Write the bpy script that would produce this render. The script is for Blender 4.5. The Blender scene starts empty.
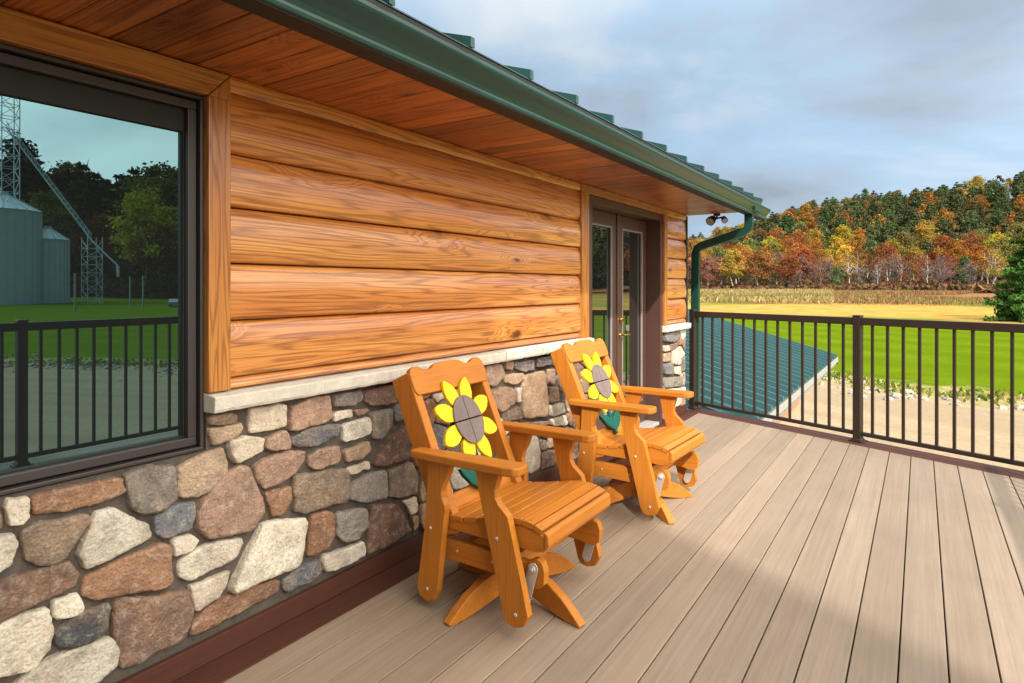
import bpy, bmesh, math, random
from mathutils import Vector, noise, Matrix
random.seed(7)
PI = math.pi
scene = bpy.context.scene
EXPOSURE, CLOUD, FILL_GLOW = .14, 1.35, 4.8
STONES = [
 ('c', [(0.658,0.719), (0.669,0.739), (0.712,0.736), (0.714,0.670), (0.699,0.657), (0.665,0.672)]),
 ('r', [(0.722,0.733), (0.749,0.739), (0.959,0.727), (0.967,0.679), (0.912,0.664), (0.798,0.668), (0.726,0.679)]),
 ('m', [(0.971,0.735), (1.049,0.744), (1.123,0.724), (1.126,0.613), (1.080,0.588), (1.018,0.593), (0.983,0.627), (0.971,0.688)]),
 ('n', [(0.695,0.649), (0.726,0.657), (0.863,0.639), (0.869,0.617), (0.841,0.577), (0.790,0.518), (0.742,0.528), (0.703,0.559), (0.694,0.608)]),
 ('c', [(0.885,0.642), (0.931,0.636), (1.039,0.552), (1.051,0.506), (0.931,0.485), (0.858,0.479), (0.830,0.522), (0.858,0.581)]),
 ('g', [(1.057,0.573), (1.113,0.595), (1.191,0.583), (1.197,0.541), (1.180,0.490), (1.080,0.490), (1.059,0.514)]),
 ('c', [(0.588,0.662), (0.644,0.648), (0.680,0.644), (0.682,0.603), (0.673,0.557), (0.644,0.546), (0.588,0.550)]),
 ('b', [(0.574,0.508), (0.644,0.519), (0.703,0.523), (0.811,0.517), (0.841,0.469), (0.828,0.435), (0.757,0.426), (0.644,0.412), (0.574,0.426)]),
 ('r', [(0.858,0.453), (0.912,0.462), (1.080,0.480), (1.107,0.459), (1.110,0.332), (1.080,0.328), (0.885,0.372), (0.851,0.392), (0.848,0.422)]),
 ('c', [(0.770,0.412), (0.782,0.416), (0.836,0.410), (0.851,0.377), (0.848,0.349), (0.782,0.354), (0.772,0.373)]),
 ('d', [(0.774,0.329), (0.841,0.352), (0.912,0.351), (0.928,0.329), (0.912,0.260), (0.885,0.248), (0.815,0.255), (0.778,0.285)]),
 ('c', [(0.601,0.392), (0.644,0.403), (0.688,0.410), (0.761,0.401), (0.770,0.326), (0.761,0.274), (0.726,0.245), (0.673,0.247), (0.644,0.258), (0.601,0.265)]),
 ('c', [(0.688,0.225), (0.726,0.245), (0.798,0.255), (0.921,0.241), (0.948,0.182), (0.940,0.145), (0.876,0.118), (0.782,0.111), (0.688,0.128), (0.665,0.195)]),
 ('b', [(0.935,0.331), (0.959,0.346), (1.059,0.310), (1.168,0.287), (1.182,0.202), (1.157,0.124), (1.059,0.127), (0.998,0.115), (0.954,0.127), (0.942,0.185), (0.931,0.262)]),
 ('t', [(1.138,0.716), (1.198,0.735), (1.295,0.746), (1.312,0.689), (1.310,0.645), (1.240,0.598), (1.151,0.603), (1.134,0.632)]),
 ('c', [(1.330,0.774), (1.377,0.769), (1.425,0.763), (1.461,0.752), (1.464,0.702), (1.401,0.689), (1.353,0.679), (1.330,0.701), (1.321,0.738)]),
 ('p', [(1.203,0.532), (1.219,0.578), (1.295,0.651), (1.370,0.665), (1.400,0.652), (1.431,0.567), (1.469,0.472), (1.413,0.412), (1.329,0.423), (1.240,0.437), (1.203,0.491)]),
 ('p', [(1.427,0.651), (1.475,0.671), (1.568,0.675), (1.645,0.660), (1.649,0.621), (1.610,0.583), (1.541,0.554), (1.463,0.555), (1.435,0.593)]),
 ('r', [(1.477,0.537), (1.528,0.538), (1.589,0.528), (1.589,0.465), (1.548,0.423), (1.501,0.437), (1.482,0.497)]),
 ('n', [(1.603,0.561), (1.638,0.564), (1.877,0.536), (1.881,0.393), (1.652,0.405), (1.607,0.425), (1.598,0.492)]),
 ('c', [(1.115,0.475), (1.131,0.479), (1.177,0.477), (1.210,0.443), (1.182,0.415), (1.122,0.417)]),
 ('c', [(1.136,0.378), (1.141,0.391), (1.198,0.416), (1.284,0.417), (1.370,0.395), (1.379,0.374), (1.341,0.328), (1.251,0.320), (1.177,0.313), (1.141,0.342)]),
 ('c', [(1.463,0.424), (1.652,0.384), (1.664,0.353), (1.624,0.200), (1.475,0.211), (1.329,0.215), (1.335,0.244), (1.394,0.341)]),
 ('r', [(1.681,0.390), (1.796,0.368), (1.804,0.258), (1.765,0.216), (1.660,0.221), (1.667,0.304)]),
 ('m', [(1.820,0.354), (1.989,0.329), (1.998,0.246), (1.937,0.201), (1.869,0.208), (1.820,0.253)]),
 ('b', [(2.016,0.328), (2.178,0.287), (2.228,0.215), (2.280,0.127), (2.100,0.104), (1.998,0.113), (2.004,0.231)]),
 ('c', [(1.757,0.194), (1.853,0.185), (1.981,0.175), (1.989,0.110), (1.886,0.108), (1.757,0.119), (1.745,0.167)]),
 ('g', [(1.548,0.171), (1.610,0.194), (1.711,0.189), (1.738,0.145), (1.726,0.113), (1.568,0.114), (1.548,0.142)]),
 ('r', [(1.182,0.154), (1.240,0.197), (1.353,0.203), (1.514,0.190), (1.541,0.162), (1.528,0.127), (1.353,0.124), (1.229,0.122), (1.177,0.128)]),
 ('c', [(1.172,0.294), (1.240,0.293), (1.324,0.292), (1.312,0.254), (1.284,0.212), (1.198,0.197), (1.182,0.255)]),
 ('m', [(1.889,0.449), (1.989,0.473), (2.121,0.467), (2.121,0.334), (1.989,0.348), (1.892,0.390)]),
 ('n', [(2.136,0.459), (2.301,0.462), (2.344,0.371), (2.340,0.291), (2.218,0.304), (2.138,0.333)]),
 ('c', [(2.238,0.277), (2.333,0.278), (2.344,0.202), (2.301,0.196)]),
 ('t', [(2.291,0.188), (2.344,0.181), (2.344,0.121), (2.312,0.114)]),
 ('n', [(1.245,0.874), (1.330,0.871), (1.358,0.855), (1.353,0.832), (1.302,0.830), (1.249,0.840)]),
 ('t', [(1.249,0.826), (1.302,0.824), (1.367,0.826), (1.379,0.803), (1.353,0.774), (1.293,0.765), (1.262,0.765), (1.247,0.799)]),
 ('c', [(1.403,0.873), (1.560,0.867), (1.569,0.776), (1.486,0.774), (1.408,0.778)]),
 ('p', [(1.588,0.852), (1.685,0.871), (1.783,0.868), (1.795,0.774), (1.770,0.754), (1.639,0.749), (1.579,0.754), (1.582,0.811)]),
 ('m', [(1.804,0.863), (1.860,0.868), (1.962,0.864), (1.972,0.828), (1.941,0.806), (1.860,0.806), (1.803,0.817)]),
 ('b', [(1.983,0.858), (2.171,0.865), (2.195,0.774), (2.026,0.781), (1.983,0.805)]),
 ('c', [(1.800,0.788), (1.907,0.788), (1.911,0.754), (1.810,0.751)]),
 ('b', [(1.925,0.775), (1.997,0.779), (2.015,0.760), (1.941,0.752)]),
 ('m', [(2.022,0.750), (2.163,0.750), (2.163,0.676), (2.086,0.621), (2.026,0.634)]),
 ('g', [(2.174,0.747), (2.219,0.762), (2.260,0.681), (2.179,0.682)]),
 ('g', [(1.596,0.729), (1.709,0.748), (1.838,0.736), (1.838,0.690), (1.709,0.664), (1.621,0.681), (1.593,0.706)]),
 ('c', [(1.857,0.727), (2.012,0.734), (2.031,0.701), (2.016,0.652), (1.860,0.647)]),
 ('p', [(1.473,0.749), (1.560,0.759), (1.586,0.717), (1.586,0.686), (1.497,0.690), (1.473,0.709)]),
 ('p', [(1.676,0.631), (1.733,0.650), (1.831,0.642), (1.852,0.596), (1.831,0.562), (1.709,0.565), (1.670,0.594)]),
 ('t', [(1.860,0.614), (2.009,0.622), (2.026,0.583), (1.969,0.555), (1.876,0.559)]),
 ('c', [(1.881,0.530), (2.016,0.532), (2.021,0.495), (1.896,0.498)]),
 ('b', [(2.037,0.521), (2.104,0.586), (2.244,0.656), (2.285,0.526), (2.277,0.482), (2.116,0.486), (2.044,0.503)]),
 ('p', [(2.919,0.867), (3.084,0.868), (3.117,0.790), (3.019,0.738), (2.931,0.759)]),
 ('p', [(3.123,0.882), (3.212,0.864), (3.202,0.814), (3.123,0.830)]),
 ('g', [(3.233,0.862), (3.446,0.856), (3.457,0.793), (3.344,0.786), (3.233,0.824)]),
 ('g', [(3.485,0.863), (3.679,0.861), (3.692,0.799), (3.496,0.801)]),
 ('t', [(3.123,0.798), (3.326,0.784), (3.337,0.744), (3.254,0.720), (3.130,0.745)]),
 ('p', [(2.968,0.718), (3.117,0.730), (3.223,0.691), (3.219,0.616), (3.084,0.579), (2.994,0.614)]),
 ('t', [(3.337,0.764), (3.609,0.768), (3.629,0.459), (3.333,0.495), (3.319,0.629)]),
 ('c', [(3.251,0.697), (3.308,0.693), (3.297,0.602), (3.251,0.611)]),
 ('n', [(3.090,0.562), (3.283,0.583), (3.312,0.498), (3.123,0.509)]),
 ('p', [(3.646,0.768), (3.739,0.764), (3.739,0.662), (3.654,0.669)]),
 ('t', [(3.654,0.648), (3.783,0.637), (3.796,0.531), (3.662,0.543)]),
 ('c', [(3.662,0.522), (3.854,0.513), (3.886,0.440), (3.688,0.442)]),
 ('p', [(3.333,0.467), (3.671,0.416), (3.713,0.385), (3.363,0.438)]),
 ('c', [(3.688,0.423), (3.899,0.414), (3.918,0.343), (3.730,0.373)]),
 ('c', [(3.333,0.383), (3.488,0.348), (3.528,0.232), (3.528,0.131), (3.400,0.122), (3.308,0.243)]),
 ('n', [(3.536,0.312), (3.617,0.302), (3.633,0.234), (3.548,0.242)]),
 ('b', [(3.568,0.217), (3.718,0.213), (3.739,0.105), (3.568,0.105)]),
 ('t', [(3.650,0.309), (3.722,0.295), (3.743,0.227), (3.654,0.236)]),
 ('g', [(5.906,0.866), (6.154,0.873), (6.385,0.872), (6.385,0.799), (6.208,0.766), (5.916,0.796)]),
 ('c', [(5.916,0.750), (6.048,0.746), (6.059,0.689), (5.916,0.693)]),
 ('b', [(6.090,0.753), (6.318,0.754), (6.318,0.685), (6.090,0.686)]),
 ('t', [(5.916,0.670), (6.111,0.667), (6.122,0.586), (5.916,0.589)]),
 ('c', [(6.164,0.680), (6.402,0.711), (6.408,0.511), (6.164,0.546)]),
 ('g', [(5.906,0.568), (6.127,0.567), (6.181,0.517), (6.154,0.449), (5.926,0.467)]),
 ('c', [(6.235,0.511), (6.419,0.495), (6.419,0.409), (6.235,0.436)]),
 ('m', [(5.916,0.433), (6.408,0.391), (6.408,0.290), (5.946,0.334)]),
 ('c', [(5.997,0.310), (6.408,0.272), (6.408,0.106), (6.101,0.101), (5.997,0.223)]),
]
COL = scene.collection
CAMX, CAMH, YAW = 2.12, 1.33, 0.58307

# ------------------------------------------------------------------ helpers
class MB:
    """collects faces of one mesh; every vertex carries wood-grain coordinates (bc) and a colour (col)"""
    def __init__(self):
        self.v = []; self.f = []; self.bc = []; self.col = []; self.mi = []; self.sm = []
    def add(self, verts, faces, grain='y', col=(1, 1, 1), mat=0, smooth=False, off=None):
        o = len(self.v)
        if off is None: off = (random.uniform(0, 90), random.uniform(0, 90), random.uniform(0, 90))
        for p in verts:
            self.v.append(tuple(p))
            if grain == 'x': b = (p[0], p[1], p[2])
            elif grain == 'z': b = (p[2], p[0], p[1])
            else: b = (p[1], p[2], p[0])
            self.bc.append((b[0] + off[0], b[1] + off[1], b[2] + off[2]))
            self.col.append(col)
        for f in faces:
            self.f.append([o + i for i in f]); self.mi.append(mat); self.sm.append(smooth)
        return o
    def box(self, x0, x1, y0, y1, z0, z1, **k):
        v = [(x0, y0, z0), (x1, y0, z0), (x1, y1, z0), (x0, y1, z0), (x0, y0, z1), (x1, y0, z1), (x1, y1, z1), (x0, y1, z1)]
        self.add(v, [(3, 2, 1, 0), (4, 5, 6, 7), (0, 1, 5, 4), (1, 2, 6, 5), (2, 3, 7, 6), (3, 0, 4, 7)], **k)
    def prism(self, prof, place, a, b, **k):
        """profile polygon (2D) extruded from a to b; place(p, t) -> 3D"""
        n = len(prof)
        v = [place(p, a) for p in prof] + [place(p, b) for p in prof]
        f = [tuple(range(n - 1, -1, -1)), tuple(range(n, 2 * n))]
        f += [(i, (i + 1) % n, n + (i + 1) % n, n + i) for i in range(n)]
        self.add(v, f, **k)
    def tube(self, pts, radii, seg=10, caps=True, square=False, **k):
        rings = []; pts = [Vector(p) for p in pts]; n = len(pts)
        up = None
        for i, p in enumerate(pts):
            t = (pts[min(i + 1, n - 1)] - pts[max(i - 1, 0)]).normalized()
            if up is None:
                up = Vector((0, 0, 1)) if abs(t.z) < .9 else Vector((1, 0, 0))
            s = t.cross(up).normalized(); w = s.cross(t).normalized(); up = w
            r = radii[i] if isinstance(radii, (list, tuple)) else radii
            ring = []
            for j in range(seg):
                a = 2 * PI * (j + .5) / seg
                ring.append(p + (s * math.cos(a) + w * math.sin(a)) * r)
            rings.append(ring)
        v = [q for r in rings for q in r]; f = []
        for i in range(n - 1):
            for j in range(seg):
                f.append((i * seg + j, i * seg + (j + 1) % seg, (i + 1) * seg + (j + 1) % seg, (i + 1) * seg + j))
        if caps:
            f.append(tuple(range(seg - 1, -1, -1))); f.append(tuple(range((n - 1) * seg, n * seg)))
        self.add(v, f, **k)
    def build(self, name, mats, parent=None, bevel=0, loc=None, seg=2, autosmooth=False):
        me = bpy.data.meshes.new(name)
        me.from_pydata(self.v, [], self.f); me.update()
        bm = bmesh.new(); bm.from_mesh(me); bmesh.ops.recalc_face_normals(bm, faces=bm.faces); bm.to_mesh(me); bm.free()
        a = me.attributes.new('bc', 'FLOAT_VECTOR', 'POINT'); a.data.foreach_set('vector', [c for b in self.bc for c in b])
        a = me.attributes.new('col', 'FLOAT_COLOR', 'POINT'); a.data.foreach_set('color', [c for b in self.col for c in (b[0], b[1], b[2], 1.0)])
        for m in (mats if isinstance(mats, (list, tuple)) else [mats]): me.materials.append(m)
        me.polygons.foreach_set('material_index', self.mi); me.polygons.foreach_set('use_smooth', self.sm)
        o = bpy.data.objects.new(name, me); COL.objects.link(o)
        if parent: o.parent = parent
        if loc: o.location = loc
        if bevel:
            b = o.modifiers.new('edge', 'BEVEL'); b.width = bevel; b.segments = seg; b.limit_method = 'ANGLE'; b.angle_limit = math.radians(35)
        return o

def tag(o, label=None, cat=None, group=None, kind=None):
    if label: o['label'] = label
    if cat: o['category'] = cat
    if group: o['group'] = group
    if kind: o['kind'] = kind
    return o
def empty(name, loc=(0, 0, 0), rz=0, **k):
    o = bpy.data.objects.new(name, None); COL.objects.link(o); o.location = loc; o.rotation_euler = (0, 0, rz); o.empty_display_size = .1
    return tag(o, **k)
def copy_tree(o, parent=None):
    c = o.copy(); COL.objects.link(c); c.parent = parent
    for ch in list(o.children): copy_tree(ch, c)
    return c
def nz(x, y=0., z=0., s=1.): return noise.noise(Vector((x * s, y * s, z * s)))

# ------------------------------------------------------------------ materials
class NT:
    def __init__(self, name):
        self.m = bpy.data.materials.new(name); self.m.use_nodes = True
        self.t = self.m.node_tree; self.t.nodes.clear()
        self.out = self.t.nodes.new('ShaderNodeOutputMaterial')
    def n(self, typ, props=None, **ins):
        d = self.t.nodes.new('ShaderNode' + typ)
        for k, v in (props or {}).items(): setattr(d, k, v)
        for k, v in ins.items(): self.set(d, k, v)
        return d
    def set(self, d, k, v):
        s = d.inputs[int(k[1:])] if k[0] == '_' and k[1:].isdigit() else d.inputs[k.replace('_', ' ')]
        if isinstance(v, bpy.types.NodeSocket): self.t.links.new(v, s)
        else: s.default_value = v
    def math(self, op, a, b=0., c=0.):
        d = self.n('Math', {'operation': op}, _0=a, _1=b, _2=c); return d.outputs[0]
    def vmul(self, v, s):
        d = self.n('VectorMath', {'operation': 'MULTIPLY'}, _0=v, _1=s); return d.outputs[0]
    def vadd(self, v, s):
        d = self.n('VectorMath', {'operation': 'ADD'}, _0=v, _1=s); return d.outputs[0]
    def noise(self, v, scale, detail=4., rough=.55, dist=0.):
        d = self.n('TexNoise', None, Vector=v, Scale=scale, Detail=detail, Roughness=rough, Distortion=dist); return d
    def ramp(self, f, stops, interp='LINEAR'):
        d = self.n('ValToRGB', None, Fac=f); r = d.color_ramp; r.interpolation = interp
        while len(r.elements) < len(stops): r.elements.new(.5)
        for e, (p, c) in zip(r.elements, stops):
            e.position = p; e.color = (c, c, c, 1) if isinstance(c, (int, float)) else (*c, 1)
        return d.outputs[0]
    def mix(self, f, a, b, blend='MIX'):
        d = self.n('Mix', {'data_type': 'RGBA', 'blend_type': blend})
        for s, v in ((d.inputs[0], f), (d.inputs[6], a), (d.inputs[7], b)):
            if isinstance(v, bpy.types.NodeSocket): self.t.links.new(v, s)
            elif isinstance(v, (tuple, list)): s.default_value = (*v, 1) if len(v) == 3 else v
            else: s.default_value = v
        return d.outputs[2]
    def attr(self, name, out='Vector'):
        return self.n('Attribute', {'attribute_name': name}).outputs[out]
    def bsdf(self, color, rough=.5, spec=.5, metal=0., bump=None, bstr=.3, bdist=.01, coat=0., coatr=.1, **k):
        b = self.n('BsdfPrincipled', None, Roughness=rough, Metallic=metal)
        self.set(b, 'Base_Color', (*color, 1) if isinstance(color, tuple) else color)
        b.inputs['Specular IOR Level'].default_value = spec
        if coat: b.inputs['Coat Weight'].default_value = coat; b.inputs['Coat Roughness'].default_value = coatr
        for kk, v in k.items(): self.set(b, kk, v)
        if bump is not None:
            bn = self.n('Bump', None, Strength=bstr, Distance=bdist, Height=bump); self.t.links.new(bn.outputs[0], b.inputs['Normal'])
        self.t.links.new(b.outputs[0], self.out.inputs['Surface'])
        return self.m

def plain(name, color, rough=.5, spec=.5, metal=0., var=.12, scale=6., bstr=.05):
    T = NT(name); g = T.n('NewGeometry').outputs['Position']
    f = T.noise(g, scale, 5.).outputs['Fac']
    c = T.mix(f, tuple(x * (1 - var) for x in color), tuple(min(1, x * (1 + var)) for x in color))
    fine = T.noise(g, scale * 30, 3.).outputs['Fac']
    return T.bsdf(c, rough, spec, metal, bump=fine, bstr=bstr, bdist=.002)

def wood(name, light, mid, dark, rough=.4, knots=True, coat=0., fig=1., spec=.5, lscale=1., kt=.74):
    T = NT(name); bc = T.attr('bc')
    big = T.noise(T.vmul(bc, (.34 * lscale, 6.5, 6.5)), 1., 3., .5).outputs['Fac']
    warp = T.noise(T.vmul(bc, (1.5 * lscale, 16, 16)), 1., 4.).outputs['Fac']
    ph = T.math('ADD', T.math('MULTIPLY', big, 120. * fig), T.math('MULTIPLY', warp, 5.))
    if knots:
        kv = T.vmul(T.vadd(bc, (3.1, 7.7, .4)), (1.5, 4.6, .4))
        wv = T.n('TexNoise', None, Vector=T.vmul(bc, (5, 14, 14)), Scale=1., Detail=2.).outputs['Color']
        kv = T.vadd(kv, T.vmul(T.vadd(wv, (-.5, -.5, -.5)), (.22, .22, 0)))
        vor = T.n('TexVoronoi', {'feature': 'F1', 'voronoi_dimensions': '2D'}, Vector=kv, Scale=1., Randomness=1.)
        sc = T.n('SeparateColor', None, Color=vor.outputs['Color'])
        wob = T.noise(T.vmul(bc, (12, 40, 40)), 1., 4.).outputs['Fac']
        dist = T.math('ADD', T.math('MULTIPLY', vor.outputs['Distance'], T.math('MULTIPLY_ADD', sc.outputs[1], 1.8, .75)), T.math('MULTIPLY_ADD', wob, .10, -.05))
        pick = T.math('GREATER_THAN', sc.outputs[0], kt)
        near = T.math('MULTIPLY', T.ramp(dist, [(.0, 1.), (.14, .55), (.42, 0.)], 'EASE'), pick)
        ph = T.math('ADD', ph, T.math('MULTIPLY', near, 34.))
    rings = T.math('MULTIPLY_ADD', T.math('SINE', ph), .5, .5)
    rings = T.math('POWER', rings, 3.2)
    streak = T.noise(T.vmul(bc, (1.3 * lscale, 170, 170)), 1., 5., .65).outputs['Fac']
    pores = T.noise(T.vmul(bc, (7. * lscale, 420, 420)), 1., 3., .6).outputs['Fac']
    c = T.ramp(big, [(.25, mid), (.5, light), (.72, mid)])
    tone = T.noise(T.vmul(bc, (.35, 2.2, 2.2)), 1., 2.).outputs['Fac']
    c = T.mix(T.ramp(tone, [(.36, 0.), (.62, 1.)]), c, mid)
    red = T.noise(T.vadd(T.vmul(bc, (.22, 7., 7.)), (5., 5., 5.)), 1., 3.).outputs['Fac']
    c = T.mix(T.ramp(red, [(.46, 0.), (.62, .55)]), c, (mid[0] * .88, mid[1] * .72, mid[2] * .8))
    c = T.mix(T.math('MULTIPLY', rings, .62), c, dark)
    c = T.mix(T.ramp(streak, [(.49, 0.), (.68, .72)]), c, dark)
    c = T.mix(T.ramp(pores, [(.55, 0.), (.75, .35)]), c, dark)
    h = T.math('ADD', T.math('MULTIPLY', rings, -.6), T.math('MULTIPLY', streak, -.8))
    if knots:
        c = T.mix(T.math('MULTIPLY', T.ramp(dist, [(.05, .55), (.2, 0.)]), pick), c, dark)
        k = T.math('MULTIPLY', T.ramp(dist, [(.02, .95), (.05, .75), (.085, 0.)]), pick)
        c = T.mix(k, c, tuple(x * .35 for x in dark))
    c = T.mix(1., c, T.attr('col', 'Color'), 'MULTIPLY')
    return T.bsdf(c, rough, spec, bump=h, bstr=.3, bdist=.003, coat=coat, coatr=.22)

M = {}
M['log'] = wood('varnished_log_wood', (.78, .37, .10), (.60, .222, .043), (.20, .052, .010), rough=.34, coat=.6, kt=.58)
M['trim'] = wood('varnished_trim_wood', (.58, .26, .058), (.44, .165, .029), (.16, .042, .008), rough=.36, coat=.3, knots=False, fig=1.3)
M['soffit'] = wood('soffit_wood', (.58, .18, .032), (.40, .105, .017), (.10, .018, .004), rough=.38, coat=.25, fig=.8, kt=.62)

def deckmat(name, a, b, rough=.62):
    T = NT(name); bc = T.attr('bc')
    st = T.noise(T.vmul(bc, (1.2, 60, 60)), 1., 5., .6).outputs['Fac']
    fine = T.noise(T.vmul(bc, (6, 260, 260)), 1., 4., .7).outputs['Fac']
    bl = T.noise(T.vmul(bc, (.5, 5, 5)), 1., 3.).outputs['Fac']
    spots = T.noise(T.n('NewGeometry').outputs['Position'], 1.6, 5., .6).outputs['Fac']
    c = T.mix(T.ramp(st, [(.3, 0.), (.7, 1.)]), a, b)
    c = T.mix(T.ramp(bl, [(.35, 0.), (.7, .45)]), c, tuple(x * .86 for x in a))
    c = T.mix(T.ramp(fine, [(.5, 0.), (.8, .35)]), c, tuple(x * .6 for x in a))
    c = T.mix(T.ramp(spots, [(.48, 0.), (.7, .3)]), c, tuple(x * .7 for x in a))
    cc = T.mix(1., c, T.attr('col', 'Color'), 'MULTIPLY')
    return T.bsdf(cc, rough, .22, bump=T.math('ADD', fine, T.math('MULTIPLY', st, .8)), bstr=.35, bdist=.0025)
M['deck'] = deckmat('composite_deck_boards', (.258, .19, .133), (.33, .252, .182))
M['border'] = deckmat('brown_composite_border', (.068, .024, .015), (.10, .038, .024))
M['bronze'] = plain('bronze_powder_coat', (.026, .017, .012), .45, .35, bstr=.12)
M['bead'] = plain('grey_bead', (.22, .20, .19), .5, .4)
M['frame'] = plain('bronze_window_frame', (.036, .028, .026), .45, .5, bstr=.05)
M['doorbrown'] = plain('brown_door_paint', (.075, .036, .026), .38, .5, bstr=.05)
M['gutter'] = plain('green_gutter_metal', (.008, .042, .032), .28, .5, bstr=.03, var=.1, scale=3)
M['roofmetal'] = plain('green_roof_metal', (.014, .055, .048), .38, .5, bstr=.03, scale=3)
M['roofpale'] = plain('satin_green_roof_metal', (.026, .075, .078), .18, 1., metal=0., bstr=.03, scale=1.5, var=.15)
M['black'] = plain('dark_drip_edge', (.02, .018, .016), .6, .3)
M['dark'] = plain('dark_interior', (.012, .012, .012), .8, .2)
M['white'] = plain('pale_trim_paint', (.30, .30, .285), .5, .4, scale=12)
M['brass'] = plain('brass', (.75, .48, .14), .25, .5, metal=1.)
M['steel'] = plain('galvanised_steel', (.55, .55, .53), .45, .5, metal=.5, var=.3, scale=20)
M['bin'] = plain('galvanised_bin_sheet', (.60, .64, .66), .5, .5, metal=.1, var=.15, scale=.6)
M['alu'] = plain('pale_threshold', (.36, .34, .32), .5, .5)

def stone_mat():
    T = NT('field_stone'); col = T.attr('col', 'Color'); bc = T.attr('bc')
    blot = T.noise(bc, 13., 6., .65).outputs['Fac']
    blot2 = T.noise(T.vadd(bc, (11., 3., 5.)), 30., 6., .7).outputs['Fac']
    hue = T.noise(T.vadd(bc, (31., 13., 5.)), 5., 3., .5).outputs['Fac']
    fine = T.noise(bc, 120., 6., .7).outputs['Fac']
    pit = T.n('TexVoronoi', {'feature': 'F1'}, Vector=bc, Scale=95.).outputs['Distance']
    c = T.mix(T.ramp(hue, [(.45, 0.), (.6, .65)]), col, T.mix(.6, col, (.40, .235, .13)))
    c = T.mix(T.ramp(blot, [(.47, 0.), (.62, .75)]), c, T.mix(.5, col, (.045, .04, .04)))
    c = T.mix(T.ramp(blot2, [(.50, 0.), (.66, .6)]), c, T.mix(.45, col, (.8, .70, .54)))
    c = T.mix(T.ramp(fine, [(.48, 0.), (.66, .6)]), c, T.mix(.65, col, (.02, .018, .016)))
    h = T.math('ADD', T.math('MULTIPLY', blot2, 1.5), T.math('ADD', T.math('MULTIPLY', fine, .7), T.math('MULTIPLY', pit, .35)))
    return T.bsdf(c, .78, .3, bump=h, bstr=.9, bdist=.010)
M['stone'] = stone_mat()
def mortar_mat(name, a, b, sc=25.):
    T = NT(name); g = T.n('NewGeometry').outputs['Position']
    n1 = T.noise(g, sc, 6., .7).outputs['Fac']; n2 = T.noise(g, sc * 8, 4., .7).outputs['Fac']
    c = T.mix(T.ramp(n1, [(.3, 0.), (.7, 1.)]), a, b)
    return T.bsdf(c, .9, .2, bump=T.math('ADD', n1, n2), bstr=.6, bdist=.008)
M['mortar'] = mortar_mat('grey_brown_mortar', (.075, .062, .05), (.135, .112, .09))
M['sill'] = mortar_mat('cut_limestone_cap', (.55, .49, .40), (.70, .64, .54), 18.)

def glass_mat(name, tint, fac, rough=0.0):
    T = NT(name)
    gl = T.n('BsdfGlossy', None, Color=(*tint, 1), Roughness=rough)
    df = T.n('BsdfDiffuse', None, Color=(.012, .014, .014, 1))
    lw = T.n('LayerWeight', None, Blend=.12)
    f = T.math('ADD', T.math('MULTIPLY', lw.outputs['Fresnel'], .4), fac)
    mx = T.n('MixShader', None, _0=f, _1=df.outputs[0], _2=gl.outputs[0])
    T.t.links.new(mx.outputs[0], T.out.inputs['Surface']); return T.m
M['glass'] = glass_mat('tinted_window_glass', (.50, .90, 1.0), .19)
M['doorglass'] = glass_mat('door_glass', (.9, .97, .93), .34)

def poly_mat(name, color, rough=.42):
    T = NT(name); bc = T.attr('bc')
    f = T.noise(T.vmul(bc, (1.5, 30, 30)), 1., 4.).outputs['Fac']; f2 = T.noise(bc, 260., 3.).outputs['Fac']
    s = T.noise(T.vmul(bc, (4, 9, 9)), 1., 4.).outputs['Fac']
    g = T.noise(T.vmul(bc, (3, 130, 130)), 1., 4., .6).outputs['Fac']
    c = T.mix(f, tuple(x * .80 for x in color), tuple(min(1, x * 1.16) for x in color))
    c = T.mix(T.ramp(s, [(.45, 0.), (.75, .4)]), c, tuple(x * .62 for x in color))
    c = T.mix(T.ramp(g, [(.47, 0.), (.70, .5)]), c, tuple(x * .55 for x in color))
    return T.bsdf(c, rough, .22, bump=T.math('ADD', T.math('MULTIPLY', f, .5), f2), bstr=.22, bdist=.0018)
M['cedar'] = poly_mat('orange_poly_lumber', (.49, .17, .022))
M['yellow'] = poly_mat('yellow_poly_board', (.82, .56, .012))
M['seed'] = poly_mat('taupe_poly_board', (.19, .14, .125))
M['leafgreen'] = poly_mat('teal_poly_board', (.006, .085, .062))

# ------------------------------------------------------------------ camera
cam = bpy.data.objects.new('camera', bpy.data.cameras.new('camera')); COL.objects.link(cam)
cam.location = (CAMX, 0, CAMH); cam.rotation_euler = (PI / 2, 0, YAW)
cam.data.sensor_width = 36; cam.data.lens = 620 / 1024 * 36; cam.data.shift_y = -(341.5 - 287) / 1024
cam.data.clip_end = 4000; cam.data.clip_start = .05
scene.camera = cam
def project(x, y, z):
    x -= CAMX; z -= CAMH; s, c = math.sin(YAW), math.cos(YAW)
    d = -x * s + y * c; u = (x * c + y * s) / d if d > 0 else 9
    return 512 + 620 * u, 287 - 620 * z / d if d > 0 else 0, d
def ground_dir(px, d):
    """point on the ground plan seen in the direction of image column px at depth d"""
    u = (px - 512) / 620; s, c = math.sin(YAW), math.cos(YAW)
    return CAMX + d * (-s + u * c), d * (c + u * s)
def mirrored(px, d):
    x, y = ground_dir(px, d); return -.1 - x, y
# ------------------------------------------------------------------ the cabin
cabin = empty('log_cabin', (0, 0, 0), label='log sided cabin with field stone base, green metal eave and double glass doors', cat='house')
YE = 6.57            # far corner of the wall
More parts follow.
